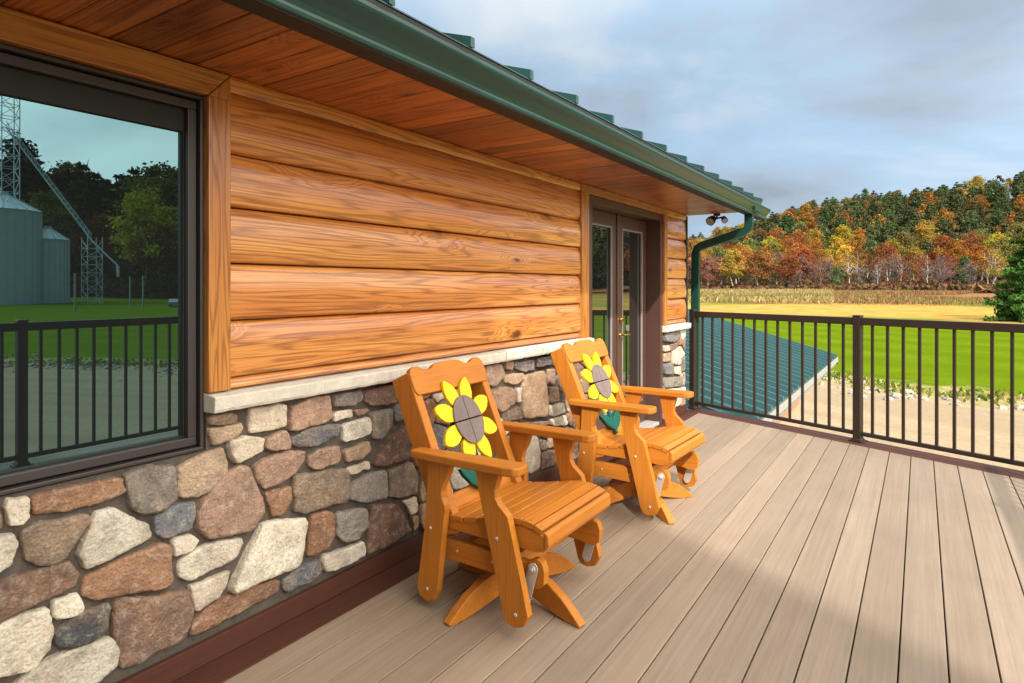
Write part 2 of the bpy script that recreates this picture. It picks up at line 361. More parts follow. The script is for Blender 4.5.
# --- stone veneer: stones of the wall as (colour, outline on the wall in metres along / up)
SCOL = {'c': (.78, .68, .53), 'r': (.36, .18, .10), 'b': (.22, .128, .092), 'p': (.42, .265, .185), 't': (.47, .325, .21),
        'm': (.27, .235, .20), 'n': (.26, .195, .14), 'g': (.18, .185, .195), 'd': (.08, .086, .095)}
def clip(poly, px, py, nx, ny):
    out = []
    for i in range(len(poly)):
        a, b = poly[i], poly[(i + 1) % len(poly)]
        da = (a[0] - px) * nx + (a[1] - py) * ny; db = (b[0] - px) * nx + (b[1] - py) * ny
        if da <= 0: out.append(a)
        if da * db < 0:
            t = da / (da - db); out.append((a[0] + (b[0] - a[0]) * t, a[1] + (b[1] - a[1]) * t))
    return out
def area(p): return .5 * sum(p[i][0] * p[(i + 1) % len(p)][1] - p[(i + 1) % len(p)][0] * p[i][1] for i in range(len(p)))
def inside(p, x, y):
    r = False
    for i in range(len(p)):
        (x0, y0), (x1, y1) = p[i], p[i - 1]
        if (y0 > y) != (y1 > y) and x < (x1 - x0) * (y - y0) / (y1 - y0) + x0: r = not r
    return r
samples = []
for c_, p in STONES:
    for i in range(len(p)):
        a, b = p[i], p[(i + 1) % len(p)]; L = math.dist(a, b); n = max(1, int(L / .018))
        samples += [(a[0] + (b[0] - a[0]) * k / n, a[1] + (b[1] - a[1]) * k / n) for k in range(n)]
def fill(y0, y1, z0, z1, sp):
    rng = random.Random(int(y0 * 100) + 5); seeds = []
    for _ in range(6000):
        s = (rng.uniform(y0 + .03, y1 - .03), rng.uniform(z0 + .03, z1 - .03))
        if any(abs(s[0] - q[0]) < .3 and math.dist((s[0] * .8, s[1] * 1.15), (q[0] * .8, q[1] * 1.15)) < sp for q in seeds): continue
        if any(inside(p, *s) for _, p in STONES): continue
        if any(math.dist(s, q) < .035 for q in samples): continue
        seeds.append(s)
    out = []
    for s in seeds:
        poly = [(max(y0, s[0] - .17), max(z0, s[1] - .12)), (min(y1, s[0] + .17), max(z0, s[1] - .12)), (min(y1, s[0] + .17), min(z1, s[1] + .12)), (max(y0, s[0] - .17), min(z1, s[1] + .12))]
        for q in seeds:
            if q != s and abs(q[0] - s[0]) < .5:
                L = math.dist(s, q); nx, ny = (q[0] - s[0]) / L, (q[1] - s[1]) / L
                m = L / 2 - .007; poly = clip(poly, s[0] + nx * m, s[1] + ny * m, nx, ny)
        for q in samples:
            if abs(q[0] - s[0]) < .25 and abs(q[1] - s[1]) < .2:
                L = math.dist(s, q); nx, ny = (q[0] - s[0]) / L, (q[1] - s[1]) / L
                m = L - .012; poly = clip(poly, s[0] + nx * m, s[1] + ny * m, nx, ny)
        if len(poly) > 2 and abs(area(poly)) > .0011:
            out.append((rng.choice('ccrpptmnbgt'), poly))
    return out
allst = list(STONES) + fill(-1.6, 1.24, .075, .745, .13) + fill(1.24, 4.23, .075, .875, .12) + fill(5.87, 6.56, .03, .875, .1)
BAYS = (MB(), MB())
for si, (c_, p) in enumerate(allst):
    rng = random.Random(si)
    if area(p) < 0: p = p[::-1]
    q = []
    for i in range(len(p)):           # cut the corners once, then resample
        a, b, c2 = p[i - 1], p[i], p[(i + 1) % len(p)]
        q += [(b[0] + (a[0] - b[0]) * .09, b[1] + (a[1] - b[1]) * .09), (b[0] + (c2[0] - b[0]) * .09, b[1] + (c2[1] - b[1]) * .09)]
    r = []
    for i in range(len(q)):
        a, b = q[i], q[(i + 1) % len(q)]; n = max(1, int(math.dist(a, b) / .011))
        r += [(a[0] + (b[0] - a[0]) * k / n, a[1] + (b[1] - a[1]) * k / n) for k in range(n)]
    r = [(y + .006 * nz(y * 22 + si * 3, z * 22) + .0035 * nz(y * 70, z * 70 + si), z + .006 * nz(y * 22 + 9, z * 22 + si * 3) + .0035 * nz(y * 70 + 5, z * 70)) for y, z in r]
    cy = sum(a for a, _ in r) / len(r); cz = sum(b for _, b in r) / len(r)
    r = [(cy + (y - cy) * 1.03, max(cz + (z - cz) * 1.03, .03)) for y, z in r]
    A = abs(area(r))
    T = .020 + rng.uniform(0, .012) + min(.012, A * .25); n = len(r)
    tl, tz = rng.uniform(-.12, .12), rng.uniform(-.12, .12)
    S = min(1, .06 / math.sqrt(A + 1e-6)); steps = [(0, 0), (.006 * S + .003, .55), (.022 * S + .008, .84), (.07 * S + .02, .97), (.16, 1.0), (.30, 1.01), (.48, 1.02), (.66, 1.03), (.84, 1.03)]
    V = []
    for ins, h in steps:
        for (y, z) in r:
            yy = y + (cy - y) * ins; zz = z + (cz - z) * ins
            x = -.012 + T * h + (0 if h == 0 else (.006 * nz(yy * 13, zz * 13, si) + .0045 * abs(nz(yy * 31, zz * 31, si)) + .003 * nz(yy * 70, zz * 70, si) + (yy - cy) * tl * .5 + (zz - cz) * tz * .5) * min(1, h))
            V.append((x, yy, zz))
    V.append((-.012 + T * 1.1, cy, cz)); F = []
    for k in range(len(steps) - 1):
        F += [(k * n + i, k * n + (i + 1) % n, (k + 1) * n + (i + 1) % n, (k + 1) * n + i) for i in range(n)]
    k = len(steps) - 1; F += [(k * n + i, k * n + (i + 1) % n, len(V) - 1) for i in range(n)]
    base = SCOL[c_]; v = rng.uniform(.85, 1.15); hue = rng.uniform(-.04, .04)
    BAYS[0 if cy < 5 else 1].add(V, F, col=(base[0] * v * (1 + hue), base[1] * v, base[2] * v * (1 - hue)), smooth=True)
stone = BAYS[0].build('stone_facing', M['stone'], cabin); stone2 = BAYS[1].build('stone_facing', M['stone'], cabin)
mb = MB()                              # mortar bed
mb.box(-.25, -.006, -6, 1.243, -.3, .75); mb.box(-.25, -.006, 1.243, 4.24, -.3, .89);
mb.build('mortar', M['mortar'], stone); mb = MB(); mb.box(-.25, -.006, 5.86, YE - .006, -.3, .89); mb.build('mortar', M['mortar'], stone2)
# --- stone cap
def cap(y0, y1):
    m = MB(); n = int((y1 - y0) / .02); prof = [(-.05, .885), (.062, .888), (.068, .9), (.070, .94), (.064, .945), (-.02, .956)]
    V = []; F = []; k = len(prof)
    for i in range(n + 1):
        y = y0 + (y1 - y0) * i / n
        for j, (x, z) in enumerate(prof):
            w = .004 if j in (1, 2, 3) else .0015
            V.append((x + (w * nz(y * 30, j * 3.1) + w * nz(y * 90, j * 5.) if x > 0 else 0), y, z + w * .7 * nz(y * 25 + 40, j)))
    for i in range(n):
        F += [(i * k + j, i * k + (j + 1) % k, (i + 1) * k + (j + 1) % k, (i + 1) * k + j) for j in range(k)]
    F += [tuple(range(k)), tuple(range(n * k + k - 1, n * k - 1, -1))]
    m.add(V, F); return m
cap(1.232, 3.046).build('stone_cap', M['sill'], cabin, bevel=.002)
cap(3.050, 4.235).build('stone_cap', M['sill'], cabin, bevel=.002)
cap(5.86, YE + .02).build('stone_cap', M['sill'], cabin, bevel=.002)
# --- log siding
ZL = [1.002, 1.2116, 1.42, 1.6256, 1.824]
LP = [(-.03, 0), (.014, .0), (.020, .02), (.024, .08), (.026, .28), (.0255, .48), (.0235, .64), (.019, .77), (.011, .88), (.002, .96), (-.03, 1.0)]
def log(m, y0, y1, z0, z1, prof=LP, s=1.):
    n = max(4, int((y1 - y0) / .045)); k = len(prof); V = []; F = []; sd = random.uniform(0, 50)
    for i in range(n + 1):
        y = y0 + (y1 - y0) * i / n
        for j, (x, t) in enumerate(prof):
            w = .0045 * nz(y * 1.7 + sd, t * 3) + .0018 * nz(y * 7 + sd, t * 6) if 0 < j < k - 1 else 0
            V.append((x * s + w, y, z0 + (z1 - z0) * t + (.002 * nz(y * 2.1 + sd, 7.) if j == 1 else 0)))
    for i in range(n): F += [(i * k + j, i * k + j + 1, (i + 1) * k + j + 1, (i + 1) * k + j) for j in range(k - 1)]
    q = random.uniform(.86, 1.1); m.add(V, F, smooth=True, col=(q, q * random.uniform(.94, 1.05), q)); m.add(V[:k], [tuple(range(k))]); m.add(V[-k:], [tuple(range(k - 1, -1, -1))])
for a, b in ((1.312, 4.10), (5.93, YE - .01)):
    mb = MB()
    log(mb, a, b, .962, 1.001, [(-.03, 0), (.024, 0), (.022, .3), (.012, .7), (-.004, .95), (-.03, 1.)])
    for z0, z1 in zip(ZL[:-1], ZL[1:]): log(mb, a, b, z0, z1)
    log(mb, a, b, 1.824, 2.04, [(-.03, 0), (-.002, 0), (.012, .05), (.022, .16), (.024, .34), (.019, .5), (.017, .7), (.017, 1.), (-.03, 1.)])
    log(mb, a, b, 2.04, 2.098, [(-.03, 0), (.021, 0), (.026, .1), (.026, .85), (.022, 1.), (-.03, 1.)])
    mb.build('log_siding', M['log'], cabin)
mb = MB(); mb.box(-.25, -.032, 1.25, 4.22, .8, 2.42); mb.box(-.25, -.032, 5.86, YE - .012, .8, 2.42); mb.box(-.25, -.032, -6, -.80, -.3, 2.42); mb.box(-.25, -.032, 4.22, 5.86, 2.06, 2.42); mb.box(-.25, -.032, -.8, 1.25, 2.03, 2.42)
mb.box(-6, -.3, YE - .25, YE - .02, -2.8, 2.45, col=(1, 1, 1)); mb.build('wall', M['mortar'], cabin)
mb = MB()                               # gable end: logs and the corner board
z = .1
for i in range(10):
    k = len(LP); n = 8; V = []; F = []
    for a in range(n + 1):
        xx = -.05 - 5.5 * a / n
        V += [(xx, YE - .02 + x, z + .205 * t) for x, t in LP]
    for a in range(n): F += [(a * k + j, a * k + j + 1, (a + 1) * k + j + 1, (a + 1) * k + j) for j in range(k - 1)]
    mb.add(V, F, grain='x', smooth=True); z += .205
mb.build('log_siding', M['log'], cabin)
# --- trim boards
m = MB(); m.box(-.03, .033, 1.231, 1.315, .957, 2.004, grain='z'); 
m.add([(-.03, 1.231, 2.004), (.033, 1.231, 2.004), (.033, 1.315, 2.004), (-.03, 1.315, 2.004), (.033, 1.315, 2.095), (-.03, 1.315, 2.095)], [(0, 3, 2, 1), (0, 1, 4, 5), (1, 2, 4), (0, 5, 3), (2, 3, 5, 4)], grain='z')
m.build('trim_board', M['trim'], cabin, bevel=.003)
m = MB(); V = [(-.03, -.83, 2.004), (.032, -.83, 2.004), (.032, -.83, 2.095), (-.03, -.83, 2.095), (-.03, 1.229, 2.005), (.032, 1.229, 2.005), (.032, 1.313, 2.095), (-.03, 1.313, 2.095)]
m.add(V, [(0, 1, 2, 3), (7, 6, 5, 4), (0, 4, 5, 1), (1, 5, 6, 2), (2, 6, 7, 3), (3, 7, 4, 0)]); m.build('trim_board', M['trim'], cabin, bevel=.003)
for a, b in ((4.094, 4.217), (5.868, 5.945)):
    m = MB(); m.box(-.05, .036, a, b, .95, 2.035, grain='z'); m.build('trim_board', M['trim'], cabin, bevel=.003)
m = MB(); m.box(-.05, .034, 4.094, 5.945, 2.036, 2.096); m.build('trim_board', M['trim'], cabin, bevel=.003)
m = MB(); m.box(-.06, .03, YE - .012, YE + .03, .9, 2.09, grain='z'); m.build('corner_board', M['black'], cabin, bevel=.003)
# --- window
win = MB()
def ring(m, x0, x1, ya, yb, za, zb, w, **k):
    m.box(x0, x1, ya, yb, zb - w, zb, **k); m.box(x0, x1, ya, yb, za, za + w, **k)
    m.box(x0, x1, ya, ya + w, za + w, zb - w, grain='z', **k); m.box(x0, x1, yb - w, yb, za + w, zb - w, grain='z', **k)
ring(win, -.10, .006, -.80, 1.229, .755, 2.002, .013)
ring(win, -.11, -.010, -.782, 1.211, .774, 1.983, .030)
wf = win.build('window', M['frame'], cabin, bevel=.003)
m = MB(); ring(m, -.10, -.034, -.752, 1.181, .804, 1.953, .005); m.box(-.10, -.030, -.747, 1.176, 1.872, 1.948); m.build('sash', M['black'], wf, bevel=.002)
m = MB(); m.box(-.052, -.044, -.747, 1.176, .809, 1.872); m.build('pane', M['glass'], wf)
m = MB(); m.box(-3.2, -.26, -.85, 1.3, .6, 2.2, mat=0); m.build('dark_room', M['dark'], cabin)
# --- double door
m = MB()
m.box(-.26, .012, 4.215, 4.32, .0, 2.034, grain='z'); m.box(-.26, .014, 5.81, 5.87, .0, 2.034, grain='z'); m.box(-.262, .010, 4.32, 5.81, 1.975, 2.034)
m.build('door_frame', M['doorbrown'], cabin, bevel=.004)
def leaf(y0, y1, handle_y, mid=False):
    d = MB(); z0, z1 = .025, 1.972; w = .112
    d.box(-.175, -.13, y0, y0 + w, z0, z1, grain='z'); d.box(-.175, -.13, y1 - w, y1, z0, z1, grain='z')
    d.box(-.173, -.132, y0 + w, y1 - w, z1 - .125, z1); d.box(-.173, -.132, y0 + w, y1 - w, z0, z0 + .22)
    do = d.build('door', M['doorbrown'], cabin, bevel=.004)
    g = MB(); g.box(-.156, -.149, y0 + w - .003, y1 - w + .003, z0 + .217, z1 - .122); g.build('pane', M['doorglass'], do)
    g = MB(); ring(g, -.142, -.126, y0 + w - .012, y1 - w + .012, z0 + .208, z1 - .113, .016); g.build('glazing_bead', M['bead'] if mid else M['frame'], do, bevel=.003)
    if handle_y:
        h = MB(); yy = handle_y
        h.tube([(-.13, yy, .90), (-.12, yy, .90)], .026, 14); h.tube([(-.12, yy, .90), (-.08, yy, .90)], .009, 10)
        h.tube([(-.085, yy, .90), (-.082, yy + .04, .903), (-.08, yy + .11, .898)], [.009, .008, .006], 10)
        h.build('handle', M['brass'], do, bevel=.001); h = MB(); h.tube([(-.13, yy, 1.035), (-.108, yy, 1.035)], [.028, .024], 14); h.box(-.109, -.095, yy - .006, yy + .006, 1.02, 1.05); h.build('lock', M['brass'], do, bevel=.001)
    return do
leaf(4.33, 5.095, None, True); leaf(5.115, 5.80, 5.17, True)
m = MB(); m.box(-.14, -.118, 5.085, 5.122, .03, 1.972, grain='z'); m.build('astragal', M['doorbrown'], cabin, bevel=.003)
m = MB(); m.box(-.3, .0, 4.28, 5.90, -.05, .022); m.build('threshold', M['alu'], cabin, bevel=.004)
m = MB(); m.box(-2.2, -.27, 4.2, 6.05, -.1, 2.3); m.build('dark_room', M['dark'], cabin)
# --- soffit
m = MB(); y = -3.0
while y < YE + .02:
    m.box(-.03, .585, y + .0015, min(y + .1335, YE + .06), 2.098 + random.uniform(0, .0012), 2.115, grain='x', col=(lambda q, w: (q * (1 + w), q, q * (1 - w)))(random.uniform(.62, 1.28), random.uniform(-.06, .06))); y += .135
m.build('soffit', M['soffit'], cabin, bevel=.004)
# --- gutter, downspout
GP = [(.573, 2.092), (.655, 2.092), (.661, 2.096), (.663, 2.106), (.661, 2.116), (.667, 2.130), (.685, 2.152), (.702, 2.168), (.711, 2.180), (.713, 2.188), (.713, 2.198), (.709, 2.203), (.700, 2.203), (.700, 2.197), (.704, 2.194), (.573, 2.194)]
m = MB(); m.prism(GP, lambda p, t: (p[0], t, p[1]), -3.0, 7.42)
gut = m.build('gutter', M['gutter'], cabin, bevel=.0012)
m = MB(); m.box(.572, .652, -3., 7.40, 2.0885, 2.0915); m.build('gutter_shade_sheet', M['black'], gut)  # added black sheet: shade of the green gutter's underside put into its colour
m = MB(); m.box(.586, .698, -3, 7.0, 2.1945, 2.226); m.build('drip_edge', M['black'], cabin)
def rect_tube(m, pts, a, b):
    """rectangular downspout: a across Y, b in the bending plane"""
    pts = [Vector(p) for p in pts]; V = []; F = []
    for i, p in enumerate(pts):
        t = (pts[min(i + 1, len(pts) - 1)] - pts[max(i - 1, 0)]).normalized(); w = t.cross(Vector((0, 1, 0))).normalized()
        V += [p + w * sx * b + Vector((0, sy * a, 0)) for sx, sy in ((-1, -1), (1, -1), (1, 1), (-1, 1))]
    for i in range(len(pts) - 1):
        F += [(i * 4 + j, i * 4 + (j + 1) % 4, i * 4 + 4 + (j + 1) % 4, i * 4 + 4 + j) for j in range(4)]
    n = len(pts) - 1; F += [(3, 2, 1, 0), (n * 4, n * 4 + 1, n * 4 + 2, n * 4 + 3)]
    m.add(V, F)
m = MB(); P = [(.615, 6.80, 2.10), (.615, 6.80, 1.99), (.605, 6.80, 1.945), (.57, 6.80, 1.915)]
P += [(.57 - (.57 - .12) * t, 6.80, 1.915 - .135 * t) for t in (.25, .5, .75, 1)] + [(.078, 6.80, 1.755), (.055, 6.80, 1.70), (.05, 6.80, 1.2), (.05, 6.80, .4), (.05, 6.80, -.6), (.05, 6.80, -2.6)]
rect_tube(m, P, .031, .043); m.build('downspout', M['gutter'], gut, bevel=.006)
# --- roof: standing ribs on a 4 in 12 pitch
SL = 1 / 3.
m = MB(); m.add([(.702, -3, 2.228), (.702, 6.98, 2.228), (-5, 6.98, 2.228 + 5.702 * SL), (-5, -3, 2.228 + 5.702 * SL), (.702, -3, 2.233), (.702, 6.98, 2.233), (-5, 6.98, 2.233 + 5.702 * SL), (-5, -3, 2.233 + 5.702 * SL)],
      [(0, 1, 2, 3), (7, 6, 5, 4), (0, 4, 5, 1), (1, 5, 6, 2), (2, 6, 7, 3), (3, 7, 4, 0)])
roof = m.build('roof', M['roofmetal'], cabin)
m = MB(); y = 1.872 - .427 * 11
while y < 7.02:
    for w, h0, h1 in ((.014, .003, .042),):
        V = []
        for x in (.708, -5):
            zb = 2.233 + (.702 - x) * SL
            V += [(x, y - w, zb + h0), (x, y + w, zb + h0), (x, y + w * .8, zb + h1), (x, y - w * .8, zb + h1)]
        m.add(V, [(0, 1, 2, 3), (7, 6, 5, 4), (0, 4, 5, 1), (1, 5, 6, 2), (2, 6, 7, 3), (3, 7, 4, 0)])
    y += .427
m.build('rib', M['roofmetal'], roof)['kind'] = 'stuff'
m = MB(); m.add([(.70, 6.70, 2.12), (.70, 6.975, 2.12), (-5, 6.975, 2.12 + 5.7 * SL), (-5, 6.70, 2.12 + 5.7 * SL), (.70, 6.70, 2.234), (.70, 6.975, 2.234), (-5, 6.975, 2.234 + 5.7 * SL), (-5, 6.7, 2.234 + 5.7 * SL)],
      [(0, 1, 2, 3), (7, 6, 5, 4), (0, 4, 5, 1), (1, 5, 6, 2), (2, 6, 7, 3), (3, 7, 4, 0)])
m.build('rake_board', M['gutter'], cabin)
# --- added tall wing, unseen behind the camera: its eave shades the near deck
EX, EY, EH = 5.2, -2.62, 5.5; DX, DY = .899, -.438; NX, NY = -.438 * -1, .899
def wing(t, back, z): return (EX + DX * t - NX * back, EY + DY * t - NY * back, z)
m = MB(); A, B = -7.5, 6.
V = [wing(A, .9, -2.8), wing(B, .9, -2.8), wing(B, 7, -2.8), wing(A, 7, -2.8), wing(A, .9, EH), wing(B, .9, EH), wing(B, 7, EH), wing(A, 7, EH)]
m.add(V, [(0, 1, 5, 4), (1, 2, 6, 5), (2, 3, 7, 6), (3, 0, 4, 7)]); m.build('shade_wing_wall', M['doorbrown'], cabin)  # added wall, dark to keep bounce off the camera-facing sides
m = MB(); V = [wing(A - .5, 0, EH), wing(B + .5, 0, EH), wing(B + .5, 4, EH + 1.4), wing(A - .5, 4, EH + 1.4), wing(B + .5, 8, EH), wing(A - .5, 8, EH)]
V += [(x, y, z - .06) for x, y, z in V]
m.add(V, [(0, 1, 2, 3), (3, 2, 4, 5), (9, 8, 7, 6), (11, 10, 8, 9), (0, 6, 7, 1), (4, 10, 11, 5)]); m.build('shade_wing_roof', M['roofmetal'], cabin)

# --- flood light under the far end of the soffit
fl = empty('security_light', (.33, 6.62, 2.09), label='small twin head bronze flood light hung under the far end of the soffit', cat='light')
m = MB(); m.tube([(0, 0, .02), (0, 0, -.012)], .035, 16); m.tube([(0, 0, -.01), (0, 0, -.045)], .011, 10); m.build('mount', M['bronze'], fl)
for dx, rr in ((-.05, .048), (.075, .032)):
    h = MB(); c0 = Vector((dx, 0, -.05)); dr = Vector((.35 if dx > 0 else -.2, -.7, -.45)).normalized()
    h.tube([c0 - dr * .045, c0 - dr * .022, c0 + dr * .022, c0 + dr * .045], [rr * .45, rr * .8, rr, rr], 18)
    h.tube([Vector((0, 0, -.04)), c0 - dr * .05], .01, 8)
    h.tube([c0 + dr * .044, c0 + dr * .048], [rr * .85, rr * .8], 18, mat=1); h.build('lamp_head', [M['bronze'], M['white']], fl)

# ------------------------------------------------------------------ deck
RL = Vector((1.666, 6.11)); RD = Vector((.9285, -.3713)); RN = Vector((.3713, .9285))     # rail line, its direction, outward
def rail_y(x, off): # Y on the line parallel to the rail, shifted outward by off
    p = RL + RN * off; return p.y + (x - p.x) * RD.y / RD.x
m = MB(); x = .1585
while x < 3.58:
    x1 = min(x + .141, 3.58); v = random.uniform(.88, 1.08); hue = random.uniform(-.012, .012)
    y0 = -3.2; ya, yb = rail_y(x, -.152), rail_y(x1, -.152); zt = random.uniform(-.0008, .0008)
    V = [(x, y0, -.026), (x1, y0, -.026), (x1, yb, -.026), (x, ya, -.026), (x, y0, zt), (x1, y0, zt), (x1, yb, zt), (x, ya, zt)]
    m.add(V, [(3, 2, 1, 0), (4, 5, 6, 7), (0, 1, 5, 4), (1, 2, 6, 5), (2, 3, 7, 6), (3, 0, 4, 7)], col=(v * (1 + hue), v, v * (1 - hue))); x += .146
deck = m.build('deck', M['deck'], None, bevel=.003); deck['kind'] = 'structure'
m = MB(); m.box(.006, .1545, -3.2, rail_y(.1, -.155), -.026, -.0005); m.box(.0, .022, -3.2, 4.22, .002, .083)
m.box(.0, .022, 5.87, YE + .02, .002, .083)
for o0, o1 in ((-.147, -.032), (-.028, .085)):
    P = [(-.35 if o0 < -.1 else -.30, 0), (3.75, 0)]
    xa, xb = (.006 if True else 0), 3.72
    V = [(xa, rail_y(xa, o0)), (xb, rail_y(xb, o0)), (xb, rail_y(xb, o1)), (xa, rail_y(xa, o1))]
    m.prism(V, lambda p, t: (p[0], p[1], t), -.026, .0, grain='x')
m.box(3.585, 3.72, -3.2, rail_y(3.65, -.152), -.026, 0)
V = [(.0, rail_y(0, .087)), (3.73, rail_y(3.73, .087)), (3.73, rail_y(3.73, .112)), (.0, rail_y(0, .112))]
m.prism(V, lambda p, t: (p[0], p[1], t), -.30, -.006, grain='x')
o = m.build('deck_border', M['border'], None, bevel=.003); o['kind'] = 'structure'
m = MB(); V = [(.0, -3.2), (3.71, -3.2), (3.71, rail_y(3.71, .08)), (0., rail_y(0, .08))]; m.prism(V, lambda p, t: (p[0], p[1], t), -.28, -.034)
o = m.build('deck_subfloor', M['dark'], None); o['kind'] = 'structure'

# --- railing
rail = empty('deck_railing', (RL.x, RL.y, 0), label='dark bronze metal railing with square balusters around the deck edge', cat='railing')
def rp(p): return (p.x - RL.x, p.y - RL.y)
def post(p, ang):
    r = Matrix.Rotation(ang, 2); m = MB(); px, py = rp(p)
    def b(w, z0, z1, w1=None):
        w1 = w1 or w; c0 = [r @ Vector(q) * w for q in ((-1, -1), (1, -1), (1, 1), (-1, 1))]; c1 = [r @ Vector(q) * w1 for q in ((-1, -1), (1, -1), (1, 1), (-1, 1))]
        m.add([(px + c.x, py + c.y, z0) for c in c0] + [(px + c.x, py + c.y, z1) for c in c1], [(3, 2, 1, 0), (4, 5, 6, 7), (0, 1, 5, 4), (1, 2, 6, 5), (2, 3, 7, 6), (3, 0, 4, 7)], grain='z')
    b(.031, .012, 1.078); b(.056, .001, .012); b(.042, .0125, .03, .036); b(.036, 1.0785, 1.088, .030)
    m.build('post', M['bronze'], rail, bevel=.003)
def bar(a, b, w, z0, z1, name):
    d = (b - a).normalized(); n = Vector((-d.y, d.x)) * w; m = MB()
    m.prism([rp(a - n), rp(b - n), rp(b + n), rp(a + n)], lambda p, t: (p[0], p[1], t), z0, z1, grain='x'); return m.build(name, M['bronze'], rail, bevel=.004)
def section(a, b, n):
    d = (b - a).normalized(); ang = math.atan2(d.y, d.x); a2, b2 = a + d * .033, b - d * .033
    bar(a2, b2, .022, 1.003, 1.066, 'top_rail'); bar(a2, b2, .016, .052, .086, 'bottom_rail')
    for i in range(1, n + 1):
        p = a + (b - a) * i / (n + 1); r = Matrix.Rotation(ang, 2); m = MB(); px, py = rp(p)
        c = [r @ Vector(q) * .0098 for q in ((-1, -1), (1, -1), (1, 1), (-1, 1))]
        m.add([(px + q.x, py + q.y, .0865) for q in c] + [(px + q.x, py + q.y, 1.0025) for q in c], [(0, 1, 5, 4), (1, 2, 6, 5), (2, 3, 7, 6), (3, 0, 4, 7)], grain='z')
        m.build('baluster', M['bronze'], rail)
PA = RL - RD * 1.752; PB = RL.copy(); PC = RL + RD * 1.80; ang = math.atan2(RD.y, RD.x)
section(PA, PB, 13); section(PB, PC, 14); post(PA, ang); post(PB, ang); post(PC, ang)
Q = PC
for k, n in ((1.8, 14), (1.8, 14), (1.8, 14), (1.8, 14)):
    N = Q + Vector((.02, -k)); section(Q, N, n); post(N, 0); Q = N
